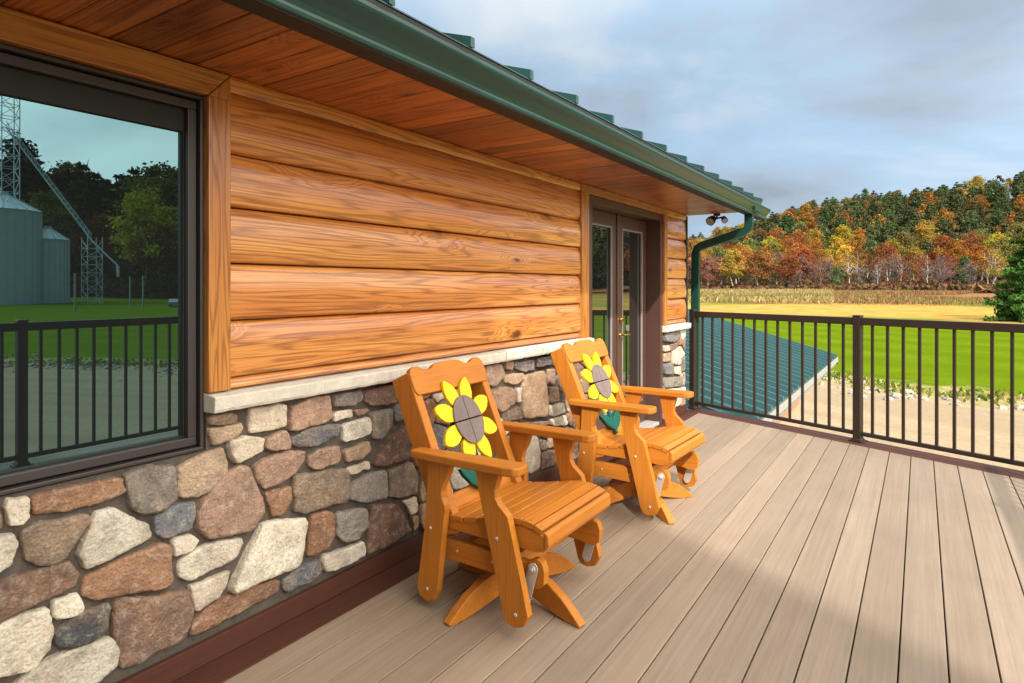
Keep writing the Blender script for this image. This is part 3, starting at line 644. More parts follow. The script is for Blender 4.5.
# ------------------------------------------------------------------ glider chairs
def smooth_poly(P, it=2, keep=()):
    for _ in range(it):
        Q = []
        for i in range(len(P)):
            a, b = P[i], P[(i + 1) % len(P)]
            if i in keep: Q.append(a)
            Q += [(a[0] * .75 + b[0] * .25, a[1] * .75 + b[1] * .25), (a[0] * .25 + b[0] * .75, a[1] * .25 + b[1] * .75)]
        P = Q; keep = ()
    return P
def bolt(m, x, y, z, sy, r=.008):
    m.tube([(x, y, z), (x, y + sy * .003, z), (x, y + sy * .0045, z)], [r, r * .95, r * .6], 10, mat=1)
def make_chair(base_angle, **k):
    ch = empty('glider_chair', (0, 0, 0), **k)
    C = M['cedar']; CS = [M['cedar'], M['steel']]
    # four contoured uprights that hang from the arms
    REAR = [(-.279, .088), (-.268, .052), (-.231, .036), (-.192, .048), (-.175, .086), (-.155, .25), (-.136, .405), (-.131, .428), (-.134, .447), (-.149, .472), (-.152, .498), (-.143, .53), (-.118, .575), (-.105, .6215), (-.222, .6215), (-.228, .47), (-.241, .335)]
    FRONT = [(.152, .092), (.165, .064), (.200, .056), (.240, .068), (.262, .110), (.225, .262), (.181, .430), (.172, .462), (.150, .482), (.128, .500), (.114, .525), (.112, .555), (.124, .590), (.132, .6215), (.020, .6215), (.036, .540), (.057, .460), (.107, .269)]
    for s in (-1, 1):
        for prof, bl in ((REAR, ((-.208, .342), (-.226, .088))), (FRONT, ((.122, .372), (.208, .106)))):
            m = MB(); m.prism(prof, lambda p, t: (p[0], t, p[1]), s * .286, s * .320, grain='z')
            for bx, bz in bl: bolt(m, bx, s * .320, bz, s)
            m.build('leg', CS, ch, bevel=.006, seg=3)
        # arm rest
        O = [(-.305, -.318), (-.30, -.342), (-.10, -.352), (.17, -.358), (.215, -.352), (.232, -.335), (.234, -.285), (.222, -.262), (.195, -.252), (0, -.256), (-.295, -.272)]
        O = [(x, -s * y) for x, y in O]
        m = MB(); m.prism(O, lambda p, t: (p[0], p[1], t + .012 * (p[0] + .05)), .6225, .656, grain='x')
        m.build('armrest', C, ch, bevel=.007, seg=3)
        # bearing rail of the base frame and its two hanger straps
        RAIL = [(-.285, .205), (.20, .198), (.235, .190), (.272, .192), (.292, .212), (.294, .262), (.284, .292), (.262, .302), (.240, .296), (.215, .280), (-.27, .285), (-.29, .262)]
        m = MB(); m.prism(RAIL, lambda p, t: (p[0], t, p[1]), s * .222, s * .256, grain='x')
        for bx, bz in ((.06, .245), (.155, .240), (-.12, .245)): bolt(m, bx, s * .256, bz, s, .006)
        m.build('glide_rail', CS, ch, bevel=.005, seg=3)
        for (ax, az, bx, bz) in ((.252, .268, .208, .106), (-.25, .262, -.226, .088)):
            m = MB(); d = Vector((bx - ax, bz - az)).normalized(); n = Vector((-d.y, d.x)) * .021; a = Vector((ax, az)) - d * .018; b = Vector((bx, bz)) + d * .012
            P = [a + n * .6, a - d * .006, a - n * .6, a + d * .012 - n, b - d * .012 - n, b - n * .6, b + d * .006, b + n * .6, b - d * .012 + n, a + d * .012 + n]
            m.prism(P, lambda p, t: (p[0], t, p[1]), s * .2635, s * .2675)
            m.tube([(ax, s * .256, az), (ax, s * .275, az)], .012, 12); m.tube([(ax, s * .275, az), (ax, s * .281, az)], .007, 8); m.tube([(bx, s * .262, bz), (bx, s * .287, bz)], .007, 8)
            m.build('hanger_strap', M['steel'], ch, bevel=.001)
        # seat side board
        AP = [(-.205, .335), (.27, .335), (.305, .345), (.3055, .398), (.27, .413), (.206, .424), (.147, .420), (.07, .404), (-.02, .388), (-.12, .376), (-.205, .372)]
        m = MB(); m.prism(AP, lambda p, t: (p[0], t, p[1]), s * .242, s * .272, grain='x'); m.build('seat_side', C, ch, bevel=.003)
        # back stile
        ST = [(-.102, .325), (-.203, .290), (-.476, .905), (-.468, .92), (-.392, .955), (-.379, .952)]
        m = MB(); m.prism(ST, lambda p, t: (p[0], t, p[1]), s * .222, s * .268, grain='z'); m.build('stile', C, ch, bevel=.006, seg=3)
    # seat slats
    TOP = [(-.215, .400), (-.150, .394), (-.078, .398), (-.005, .411), (.070, .428), (.145, .444), (.207, .448), (.262, .440), (.300, .424)]
    for i in range(len(TOP) - 1):
        (xa, za), (xb, zb) = TOP[i], TOP[i + 1]; d = Vector((xb - xa, zb - za)); L = d.length; d.normalize(); n = Vector((-d.y, d.x))
        a = Vector((xa, za)) + d * .0035; b = Vector((xb, zb)) - d * .0035
        P = [a, b, b - n * .022, a - n * .022]
        m = MB(); m.prism(P, lambda p, t: (p[0], t, p[1]), -.276, .276)
        if i > 4:
            for s in (-1, 1): q = (a + b) / 2; m.tube([(q.x, s * .255, q.y - .001), (q.x + n.x * .0015, s * .255, q.y + n.y * .0015)], .004, 8, mat=1)
        m.build('seat_slat', [C, M['seed']], ch, bevel=.004, seg=2)
    m = MB(); m.prism([(.303, .420), (.321, .412), (.325, .372), (.318, .355), (.3065, .355)], lambda p, t: (p[0], t, p[1]), -.276, .276); m.build('seat_slat', C, ch, bevel=.004)
    for xx in (-.17, .12):
        m = MB(); m.box(xx, xx + .035, -.2415, .2415, .300 if xx < 0 else .338, .370, grain='y'); m.build('cross_rail', C, ch, bevel=.003)
    m = MB(); m.prism([(-.165, .205), (-.165, .26), (.19, .255), (.19, .2)], lambda p, t: (p[0], t, p[1]), -.221, -.19, grain='x'); 
    for xx in (-.13, .10): m.box(xx, xx + .04, -.2215, .2215, .195, .27)
    m.build('base_frame', C, ch, bevel=.003)
    # back plane: origin at the foot of the crest; e_t runs up the back, e_n points to the sitter
    et = Vector((-.44, 0, 1)).normalized(); en = Vector((et.z, 0, -et.x)); o0 = Vector((-.340, 0, .866))
    def bp(y, t, n): return o0 + et * t + en * n + Vector((0, y, 0))
    CR = [(-.250, -.006), (-.264, .012), (-.268, .05), (-.266, .092), (-.254, .114), (-.232, .123), (-.205, .123), (-.186, .114), (-.174, .107), (-.157, .102), (-.136, .101), (-.118, .106), (-.104, .115), (-.088, .123), (-.06, .127), (0, .128)]
    CR = CR + [(-y, t) for y, t in CR[-2::-1]]
    m = MB(); m.prism(CR, lambda p, t: bp(p[0], p[1], t), -.022, .008); m.build('crest_rail', C, ch, bevel=.006, seg=3)
    m = MB(); m.prism([(-.2215, .0), (.2215, .0), (.2215, .06), (-.2215, .06)], lambda p, t: bp(p[0], p[1], t), -.09, -.062); m.build('cross_rail', C, ch, bevel=.003)
    m = MB(); m.prism([(-.2215, -.50), (.2215, -.50), (.2215, -.44), (-.2215, -.44)], lambda p, t: bp(p[0], p[1], t), -.06, -.03); m.build('cross_rail', C, ch, bevel=.003)
    # sunflower
    fc = -.163; fl = MB()
    fl.prism([(.094 * math.cos(a), fc + .108 * math.sin(a)) for a in [2 * PI * i / 40 for i in range(40)]], lambda p, t: bp(p[0] - .012, p[1], t), -.004, .0256, grain='z')
    flower = fl.build('sunflower', M['dark'], ch)
    for q in range(4):
        P = []
        for i in range(13):
            a = PI / 2 * (q + i / 12); P.append((.096 * math.cos(a), fc + .112 * math.sin(a)))
        sx, sy = (1, -1, -1, 1)[q], (1, 1, -1, -1)[q]
        P = [(p[0] + sx * .0016 if abs(p[0]) > 1e-4 else sx * .0018, p[1]) for p in P]
        P = [(p[0], p[1] if abs(p[1] - fc) > 1e-3 else fc + sy * .003) for p in P] + [(sx * .0018, fc + sy * .003)]
        m = MB(); m.prism(P, lambda p, t: bp(p[0] - .012, p[1], t), .0257, .036, grain='z'); m.build('seed_head', M['seed'], flower, bevel=.0015)
    for j in range(8):
        a = math.radians(22.5 + 45 * j); ca, sa = math.cos(a), math.sin(a); r1 = .212 if abs(sa) > .5 else .207
        hw = .041
        P = [(.088, -hw * .72), (.115, -hw * .95), (.145, -hw), (.172, -hw * .80), (.196, -hw * .42), (r1, 0), (.196, hw * .42), (.172, hw * .80), (.145, hw), (.115, hw * .95), (.088, hw * .72)]
        P = [(x * ca - y * sa - .012, fc + (x * sa + y * ca)) for x, y in P]
        m = MB(); n0 = .0125 if j % 2 else .012
        m.prism(P, lambda p, t: bp(p[0], p[1], t), .0088, .0255, grain='z', off=(j * 3., 1., 2.)); m.build('petal', M['yellow'], flower, bevel=.003)
    m = MB(); m.prism([(-.014, -.265), (.014, -.265), (.012, -.40), (.012, -.50), (-.012, -.50), (-.012, -.40)], lambda p, t: bp(p[0], p[1], t), -.020, .0, grain='z'); m.build('stem', M['leafgreen'], flower, bevel=.003)
    for s in (-1, 1):
        P = [(.008, -.475), (.05, -.462), (.095, -.43), (.128, -.385), (.138, -.355), (.10, -.358), (.055, -.375), (.025, -.395), (.008, -.41)]
        m = MB(); m.prism([(s * x, t) for x, t in P], lambda p, t: bp(p[0], p[1], t), -.018, .003, grain='x'); m.build('leaf', M['leafgreen'], flower, bevel=.004)
    # swivel base: hub and four fin feet
    m = MB(); m.tube([(0, 0, .15), (0, 0, .194)], .085, 24); m.tube([(0, 0, .135), (0, 0, .15)], .06, 24); m.build('swivel_hub', M['steel'], ch, bevel=.002)
    for q in range(4):
        a = base_angle + PI / 2 * q; ca, sa = math.cos(a), math.sin(a); dx, dy = -sa, ca
        P = [(.02, .05), (.12, .032), (.24, .008), (.30, .0), (.372, .0), (.380, .008), (.34, .042), (.28, .085), (.20, .122), (.12, .137), (.02, .14)]
        m = MB(); m.prism(P, lambda p, t: (p[0] * ca + t * dx, p[0] * sa + t * dy, p[1]), -.02 if q % 2 else -.0202, .02, grain='x'); m.build('foot', C, ch, bevel=.005, seg=3)
    return ch
c1 = make_chair(math.radians(-13), label='orange sunflower glider chair standing in front of the log wall, nearer the big window', cat='chair', group='pair of sunflower glider chairs')
c1.location = (.65, 2.257, .001)
c2 = copy_tree(c1); c2.location = (.665, 3.625, .001); c2.rotation_euler = (0, 0, math.radians(-2.)); c2['label'] = 'orange sunflower glider chair standing beside the double glass doors'
for ch in c2.children:       # its swivel base is turned further round
    if ch.name.startswith('foot'):
        ch.rotation_euler = (0, 0, math.radians(-24))

# ------------------------------------------------------------------ lower wing of the building beyond the deck
low = empty('low_building', (0, 0, 0), label='low building with pale green ribbed metal roof seen through the deck railing', cat='building')
S2 = .285; ex, ez, ya, yb, rx = .41, -.36, 7.25, 17.15, -5.2
def rz(x): return ez + (ex - x) * S2
m = MB(); m.add([(ex, ya, rz(ex)), (ex, yb, rz(ex)), (rx, yb, rz(rx)), (rx, ya, rz(rx)), (ex, ya, rz(ex) - .03), (ex, yb, rz(ex) - .03), (rx, yb, rz(rx) - .03), (rx, ya, rz(rx) - .03)], [(0, 1, 2, 3), (7, 6, 5, 4), (0, 4, 5, 1), (1, 5, 6, 2), (2, 6, 7, 3), (3, 7, 4, 0)])
m.add([(rx - .001, ya, rz(rx)), (rx - .001, yb, rz(rx)), (2 * rx - ex, yb, ez), (2 * rx - ex, ya, ez)], [(3, 2, 1, 0)])
lr = m.build('roof', M['roofpale'], low)
y = ya + .05; nrib = 0
while y < yb:
    m = MB(); V = []
    for x in (ex + .012, rx):
        V += [(x, y - .032, rz(x) + .002), (x, y + .032, rz(x) + .002), (x, y + .02, rz(x) + .068), (x, y - .02, rz(x) + .068)]
    m.add(V, [(0, 1, 2, 3), (7, 6, 5, 4), (0, 4, 5, 1), (1, 5, 6, 2), (2, 6, 7, 3), (3, 7, 4, 0)]); m.build('rib', M['roofpale'], lr); y += .43
m = MB(); m.box(ex - .05, ex + .01, ya, yb + .02, ez - .15, ez - .033); m.build('fascia', M['white'], low, bevel=.004)
m = MB(); m.add([(ex, yb + .021, rz(ex) - .22), (ex, yb + .06, rz(ex) - .22), (rx, yb + .06, rz(rx) - .22), (rx, yb + .021, rz(rx) - .22), (ex, yb + .021, rz(ex)), (ex, yb + .06, rz(ex)), (rx, yb + .06, rz(rx)), (rx, yb + .021, rz(rx))], [(3, 2, 1, 0), (4, 5, 6, 7), (0, 1, 5, 4), (1, 2, 6, 5), (2, 3, 7, 6), (3, 0, 4, 7)]); m.build('rake_board', M['roofmetal'], low)
m = MB(); m.box(-.33, ex - .05, ya, yb - .02, ez - .24, ez - .222); m.build('soffit', M['white'], low)
m = MB(); m.box(-10, -.35, 7.2, 16.45, -2.9, ez - .1)
m.add([(-.35, 16.44, ez - .1), (-.35, 16.46, ez - .1), (rx, 16.46, rz(rx) - .05), (rx, 16.44, rz(rx) - .05), (-10, 16.46, ez - .1), (-10, 16.44, ez - .1)], [(0, 1, 2, 3), (3, 2, 4, 5), (0, 3, 5)]); 
M['tanwall'] = plain('tan_siding', (.50, .30, .19), .7, .3, scale=4)
m.build('wall', M['tanwall'], low)
# ------------------------------------------------------------------ ground
def sstep(a, b, x):
    t = max(0, min(1, (x - a) / (b - a))); return t * t * (3 - 2 * t)
def interp(x, T):
    if x <= T[0][0]: return T[0][1]
    for (a, b), (c, d) in zip(T, T[1:]):
        if x <= c: return b + (d - b) * (x - a) / (c - a)
    return T[-1][1]
HF = [(-40, .2), (-24, .25), (-17.2, .46), (-13, .62), (-10.6, .74), (-6, .83), (-2.4, .89), (2, .96), (6, 1.0), (14, 1.02), (30, .9), (48, .75), (62, .8), (75, .75), (95, .6), (120, .2)]
def ground_z(x, y):
    dx, dy = x - CAMX, y; r = math.hypot(dx, dy); az = math.degrees(math.atan2(dx, dy))
    if abs(az) > 125: return -2.8
    base = -2.8 + 2.0 * sstep(95, 215, r) 
    hf = interp(az, HF); fade = sstep(-60, -35, az) * (1 - sstep(100, 125, az))
    r0 = 222 + 10 * nz(az * .12, 3.) + (0 if az < 40 else -50)
    h = hf * 60 * sstep(r0 - 8, r0 + 300, r) * fade
    h += (nz(x * .012, y * .012, 1.) * 5 + nz(x * .03, y * .03, 4.) * 2) * sstep(r0, r0 + 80, r) * fade
    return base * 1.0 + h
me = bpy.data.meshes.new('ground'); V = []; F = []
radii = [0.5 + i * 2.5 for i in range(16)] + [44 * 1.075 ** i for i in range(52)]; NA = 240
for r in radii:
    for a in range(NA):
        an = 2 * PI * a / NA; x, y = CAMX + r * math.sin(an), r * math.cos(an); V.append((x, y, ground_z(x, y)))
for i in range(len(radii) - 1):
    for a in range(NA): F.append((i * NA + a, (i + 1) * NA + a, (i + 1) * NA + (a + 1) % NA, i * NA + (a + 1) % NA))
F.append(tuple(range(NA)))
me.from_pydata(V, [], F); me.update(); me.polygons.foreach_set('use_smooth', [True] * len(me.polygons))
bmm = bmesh.new(); bmm.from_mesh(me); bmesh.ops.recalc_face_normals(bmm, faces=bmm.faces)
if sum(f.normal.z for f in bmm.faces) < 0: bmesh.ops.reverse_faces(bmm, faces=bmm.faces)
bmm.to_mesh(me); bmm.free()
ground = bpy.data.objects.new('ground', me); COL.objects.link(ground); ground['kind'] = 'structure'
T = NT('ground_cover'); P = T.n('NewGeometry').outputs['Position']
sx = T.n('SeparateXYZ', None, Vector=P)
nn = T.math('ADD', T.math('MULTIPLY', sx.outputs[0], .40), T.math('MULTIPLY', sx.outputs[1], .9165))
w1 = T.noise(P, .22, 4., .6).outputs['Fac']; w2 = T.noise(P, 1.4, 5., .65).outputs['Fac']
edge = T.math('ADD', nn, T.math('ADD', T.math('MULTIPLY_ADD', w1, 6., -3.), T.math('MULTIPLY_ADD', w2, 3., -1.5)))
rr = T.n('VectorMath', {'operation': 'LENGTH'}, _0=T.vmul(T.vadd(P, (-CAMX, 0, 0)), (1, 1, 0))).outputs['Value']
far = T.math('ADD', rr, T.math('ADD', T.math('MULTIPLY_ADD', T.noise(P, .03, 4.).outputs['Fac'], 60., -30.), T.math('MULTIPLY_ADD', w1, 8., -4.)))
far = T.math('SUBTRACT', far, T.math('MULTIPLY', T.math('MAXIMUM', T.math('SUBTRACT', sx.outputs[0], 22.), 0.), .75))
gf = T.noise(P, 5., 6., .7).outputs['Fac']; gf2 = T.noise(P, 45., 4., .7).outputs['Fac']
tracks = T.noise(T.vmul(T.n('CombineXYZ', None, X=nn, Y=T.math('SUBTRACT', T.math('MULTIPLY', sx.outputs[0], .9165), T.math('MULTIPLY', sx.outputs[1], .4))).outputs[0], (.9, .05, 1)), 1., 3.).outputs['Fac']
gravel = T.mix(T.ramp(gf, [(.3, 0.), (.7, 1.)]), (.31, .225, .135), (.42, .32, .205))
gravel = T.mix(T.ramp(tracks, [(.42, 0.), (.6, .5)]), gravel, (.26, .195, .13))
gravel = T.mix(T.ramp(gf2, [(.5, 0.), (.8, .4)]), gravel, (.15, .12, .09))
lawnvar = T.noise(T.vmul(P, (1, 1, 0)), .35, 5., .6).outputs['Fac']
mow = T.math('MULTIPLY_ADD', T.math('SINE', T.math('MULTIPLY', nn, .9)), .5, .5)
lawn = T.mix(T.ramp(lawnvar, [(.3, 0.), (.7, 1.)]), (.088, .135, .004), (.13, .185, .008))
lawn = T.mix(T.math('MULTIPLY', mow, .5), lawn, (.075, .12, .004))
lawn = T.mix(T.ramp(gf, [(.45, 0.), (.8, .55)]), lawn, (.05, .10, .004))
dry = T.mix(gf, (.30, .23, .10), (.46, .36, .17))
dry = T.mix(T.ramp(w2, [(.45, 0.), (.65, .8)]), dry, (.13, .20, .03))
tan = T.mix(T.ramp(T.noise(T.vmul(P, (.3, .3, 0)), 1., 5.).outputs['Fac'], [(.35, 0.), (.65, 1.)]), (.33, .19, .04), (.42, .27, .075))
stripe = T.ramp(T.noise(T.vmul(P, (.02, .02, 0)), 1., 2.).outputs['Fac'], [(.52, 0.), (.56, .8)])
tan = T.mix(stripe, tan, (.15, .18, .035))
litter = T.mix(T.noise(P, .5, 6., .7).outputs['Fac'], (.14, .07, .035), (.30, .17, .08))
c = T.mix(T.ramp(T.math('DIVIDE', edge, 60.), [(.437, 0.), (.463, 1.)]), gravel, dry)
c = T.mix(T.ramp(T.math('DIVIDE', edge, 60.), [(.488, 0.), (.512, 1.)]), c, lawn)
c = T.mix(T.ramp(T.math('DIVIDE', far, 400.), [(.215, 0.), (.245, 1.)]), c, tan)
c = T.mix(T.ramp(T.math('DIVIDE', far, 400.), [(.355, 0.), (.375, 1.)]), c, litter)
c = T.mix(T.ramp(T.math('DIVIDE', rr, 400.), [(.62, 0.), (.70, 1.)]), c, T.mix(w2, (.045, .04, .018), (.10, .075, .03)))
me.materials.append(T.bsdf(c, 1., 0., bump=T.math('ADD', gf, gf2), bstr=.6, bdist=.05))

# loose stones and weeds along the edge of the drive
def edge_pt(s, off):  # s along the drive edge, off outward
    n = 28. + off; return n * .40 + s * .9165, n * .9165 - s * .40
rng = random.Random(3)
m = MB()
for i in range(900):
    s = rng.uniform(-22, 45); x, y = edge_pt(s, rng.gauss(-1.0, 1.1) + 2.0 * nz(s * .25))
    r = rng.uniform(.05, .17) * (1.6 if rng.random() < .1 else 1); z0 = ground_z(x, y)
    V = []
    for a in range(6):
        for zz, k in ((-.3, 1), (.25, .95), (.6, .5)):
            q = r * k * rng.uniform(.7, 1.2); V.append((x + q * math.cos(a * PI / 3), y + q * math.sin(a * PI / 3), z0 + r * zz))
    f = [(a * 3 + j, ((a + 1) % 6) * 3 + j, ((a + 1) % 6) * 3 + j + 1, a * 3 + j + 1) for a in range(6) for j in (0, 1)] + [tuple(a * 3 + 2 for a in range(6))]
    g = rng.uniform(.7, 1.2); m.add(V, f, col=(.32 * g, .27 * g, .21 * g))
T = NT('loose_stone'); T.bsdf(T.attr('col', 'Color'), .9, .2); M['rubble'] = T.m
o = m.build('rubble', M['rubble']); tag(o, 'loose pale stones scattered along the edge of the gravel drive', 'stones', kind='stuff')
def leaf_mat(name, trans=.25):
    T = NT(name); col = T.attr('col', 'Color'); oc = T.n('ObjectInfo').outputs['Color']
    c = T.mix(1., col, oc, 'MULTIPLY')
    d = T.n('BsdfDiffuse', None, Color=c); t = T.n('BsdfTranslucent', None, Color=c)
    mx = T.n('MixShader', None, _0=trans, _1=d.outputs[0], _2=t.outputs[0]); T.t.links.new(mx.outputs[0], T.out.inputs['Surface']); return T.m
M['leaf'] = leaf_mat('foliage'); M['needle'] = leaf_mat('needles', .1)
M['bark'] = plain('grey_bark', (.16, .13, .11), .9, .2, scale=3, var=.4); M['birch'] = plain('pale_bark', (.50, .46, .41), .85, .2, scale=2, var=.3)
class Tufts:
    def __init__(self): self.v = []; self.c = []; self.n = []
    def quad(self, p, s, rng, col, up=0., asp=1.):
        d = Vector((rng.gauss(0, 1), rng.gauss(0, 1), rng.gauss(0, 1) * (1 - up) + up * 3)); 
        if d.length < .01: d = Vector((1, 0, 0))
        d.normalize(); e = d.cross(Vector((rng.gauss(0, 1), rng.gauss(0, 1), rng.gauss(0, 1)))).normalized()
        p = Vector(p); a = d * s * asp; b = e * s
        self.v += [p - a * .9, p + b * .55, p + a, p - b * .55]; self.c += [col] * 4
    def build(self, name, mat, parent=None):
        me = bpy.data.meshes.new(name); n = len(self.v) // 4
        me.from_pydata(self.v, [], [(4 * i, 4 * i + 1, 4 * i + 2, 4 * i + 3) for i in range(n)]); me.update()
        a = me.attributes.new('col', 'FLOAT_COLOR', 'POINT'); a.data.foreach_set('color', [c for b in self.c for c in (b[0], b[1], b[2], 1.)])
        me.materials.append(mat); o = bpy.data.objects.new(name, me); COL.objects.link(o); o.parent = parent; return o
t = Tufts()
for i in range(5200):
    s = rng.uniform(-22, 45); x, y = edge_pt(s, rng.gauss(.2, .8) + 1.6 * nz(s * .25)); 
    if nz(x * .5, y * .5, 2.) < -.15: continue
    g = rng.random(); cc = (.10, .17, .02) if g < .6 else (.34, .27, .09); k = rng.uniform(.7, 1.2)
    t.quad((x, y, ground_z(x, y) + .08), rng.uniform(.06, .15), rng, tuple(q * k for q in cc), .6)
o = t.build('weeds', M['leaf']); tag(o, 'low green weeds growing between the drive and the lawn', 'weeds', kind='stuff')
# tall dry grass at the foot of the hill
t = Tufts()
for i in range(70000):
    az = math.radians(rng.uniform(-21, 14)); r = 138 + 94 * rng.random() ** .8; x, y = CAMX + r * math.sin(az), r * math.cos(az)
    u = math.degrees(az); dens = nz(x * .03, y * .03, 8.)
    if u > -6 and dens < -.25: continue
    b = rng.random(); k = rng.uniform(.7, 1.25)
    if u < -6: cc = (.40, .30, .14) if b < .55 else ((.30, .20, .07) if b < .8 else (.19, .19, .05))
    else: cc = (.24, .125, .06) if b < .6 else ((.32, .20, .09) if b < .88 else (.15, .16, .05))
    if dens > .25 and b < .4: cc = (.20, .20, .045)
    h = rng.uniform(.5, 1.1) * (1. if u < -6 else .75)
    t.quad((x, y, ground_z(x, y) + h * .8), h * .28, rng, tuple(q * k for q in cc), .6, 3.2)
o = t.build('tall_grass', M['leaf']); tag(o, 'tall dry tan grass and brush at the foot of the wooded hill', 'grass', kind='stuff')

# ------------------------------------------------------------------ trees
def crown_mesh(seed, H, R, z0, clumps, per, size, kind='broad'):
    rng = random.Random(seed); t = Tufts()
    for i in range(clumps):
        a = rng.uniform(0, 2 * PI); f = rng.random()
        zz = z0 + (H - z0) * f
        prof = math.sin(PI * min(1, (f * .82 + .16))) ** .7 * (1 - .15 * f)
        rad = R * prof * math.sqrt(rng.uniform(.15, 1)) * rng.uniform(.8, 1.15)
        c = Vector((rad * math.cos(a), rad * math.sin(a), zz)); cr = R * rng.uniform(.2, .36)
        b = rng.uniform(.7, 1.2); hue = rng.uniform(-.13, .13)
        for j in range(per):
            p = Vector((rng.gauss(0, .5), rng.gauss(0, .5), rng.gauss(0, .36))) * cr
            k = b * rng.uniform(.75, 1.2)
            t.quad(c + p, size * rng.uniform(.6, 1.3), rng, (k * (1 + hue), k * (1 - hue * .6), k), .1)
    return t
def pine_mesh(seed, H, R, z0, levels, size, dens, tap=.8):
    rng = random.Random(seed); t = Tufts()
    for l in range(levels):
        f = l / (levels - 1); z = z0 + (H - z0) * f
        rl = R * (1 - f) ** tap * (.72 + .45 * rng.random()) + .12 * R
        nb = max(4, int(7 * (1 - f) + 3)); a0 = rng.uniform(0, 6.28)
        for b in range(nb):
            a = a0 + 2 * PI * b / nb + rng.gauss(0, .2); L = rl * rng.uniform(.65, 1.15); br = rng.uniform(.65, 1.25)
            n = int(dens * L / R * 10) + 4
            for j in range(n):
                s = math.sqrt(rng.random()); w = .28 * L * (1.1 - s * .7)
                p = Vector((math.cos(a) * L * s - math.sin(a) * rng.gauss(0, w * .5), math.sin(a) * L * s + math.cos(a) * rng.gauss(0, w * .5), z - L * .18 * s + L * .16 * s * s + rng.gauss(0, .025 * H * (1 - f * .6)) * .6))
                k = br * rng.uniform(.7, 1.25); t.quad(p, size * rng.uniform(.6, 1.3), rng, (k, k, k), .0, 1.5)
    return t
def trunk_mb(seed, H, r, limbs, spread, zl=.4, mat=None):
    rng = random.Random(seed); m = MB(); pts = []; x = y = 0
    for i in range(7):
        pts.append((x, y, H * i / 6)); x += rng.gauss(0, .018) * H; y += rng.gauss(0, .018) * H
    m.tube(pts, [r * (1 - .85 * i / 6) for i in range(7)], 6, smooth=True)
    for i in range(limbs):
        f = rng.uniform(zl, .92); k = int(f * 6); p = Vector(pts[k]).lerp(Vector(pts[min(6, k + 1)]), f * 6 - k)
        a = rng.uniform(0, 6.28); L = spread * rng.uniform(.5, 1.1) * (1.15 - f * .6); d = Vector((math.cos(a), math.sin(a), rng.uniform(.5, 1.3))).normalized()
        q = p + d * L * .5 + Vector((rng.gauss(0, .1), rng.gauss(0, .1), 0)) * L; e = q + (d + Vector((0, 0, .3))).normalized() * L * .5
        rb = r * (1 - .85 * f) * .55; m.tube([p, q, e], [rb, rb * .6, rb * .15], 4, smooth=True)
        for _ in range(2):
            a2 = a + rng.gauss(0, .8); e2 = q + Vector((math.cos(a2), math.sin(a2), rng.uniform(.3, 1.2))).normalized() * L * .45
            m.tube([q, e2], [rb * .45, rb * .1], 3, smooth=True)
    return m
PROTO = {}
def proto(kind, crown, trunk):
    r = empty('proto'); 
    if trunk: o = trunk[0].build('trunk', trunk[1], r)
    if crown: o = crown.build('crown', M['needle'] if 'pine' in kind else M['leaf'], r)
    PROTO.setdefault(kind, []).append(r)
for s in range(6):
    h = 15.5 + s % 3
    proto('broad', crown_mesh(s, h, 5.4 + .3 * (s % 2), h * .42, 48, 75, .36), (trunk_mb(s, h * .9, .26, 9, 5., .35), M['birch'] if s % 2 else M['bark']))
for s in range(3):
    proto('thin', crown_mesh(20 + s, 14.5, 4.2, 5.5, 34, 22, .30), (trunk_mb(20 + s, 14.6, .22, 26, 5.2, .3), M['birch'] if s else M['bark']))
for s in range(3):
    proto('bare', crown_mesh(30 + s, 13, 3.6, 4., 30, 14, .26), (trunk_mb(30 + s, 14, .2, 46, 5., .2), M['bark']))
for s in range(2):
    proto('pine', crown_mesh(50 + s, 18 + s, 3.9, 4.5, 60, 75, .36), (trunk_mb(50 + s, 17., .28, 0, 1.), M['bark']))
for s in range(2):
    proto('pine', pine_mesh(40 + s, 17 + s, 5.0, 4.5, 13, .44, 8.5, .38), (trunk_mb(40 + s, 18 + s, .28, 0, 1.), M['bark']))
RUST, ORANGE, GOLD, YEL, PINK, OLIVE, PINE, GREY, DGREEN = (.24, .088, .034), (.33, .14, .032), (.36, .215, .042), (.44, .33, .04), (.25, .11, .08), (.20, .18, .05), (.10, .122, .05), (.19, .145, .125), (.032, .05, .022)
DBROWN, DOLIVE = (.20, .075, .022), (.14, .125, .024)
CNAME = {DBROWN: 'dark brown', DOLIVE: 'dark olive', RUST: 'rust red', ORANGE: 'orange', GOLD: 'golden', YEL: 'bright yellow', PINK: 'dusty red', OLIVE: 'olive green', PINE: 'dark green', GREY: 'grey', DGREEN: 'deep green'}
ORD = 'first second third fourth fifth sixth seventh eighth ninth tenth eleventh twelfth thirteenth fourteenth fifteenth sixteenth seventeenth eighteenth nineteenth twentieth'.split()
TENS = {2: ('twenty', 'twentieth'), 3: ('thirty', 'thirtieth'), 4: ('forty', 'fortieth'), 5: ('fifty', 'fiftieth'), 6: ('sixty', 'sixtieth'), 7: ('seventy', 'seventieth'), 8: ('eighty', 'eightieth'), 9: ('ninety', 'ninetieth')}
def ordinal(i):
    if i < 20: return ORD[i]
    a, b = divmod(i + 1, 10); return TENS[a][1] if b == 0 else TENS[a][0] + '-' + ORD[b - 1]
TREES = []
rng = random.Random(11)
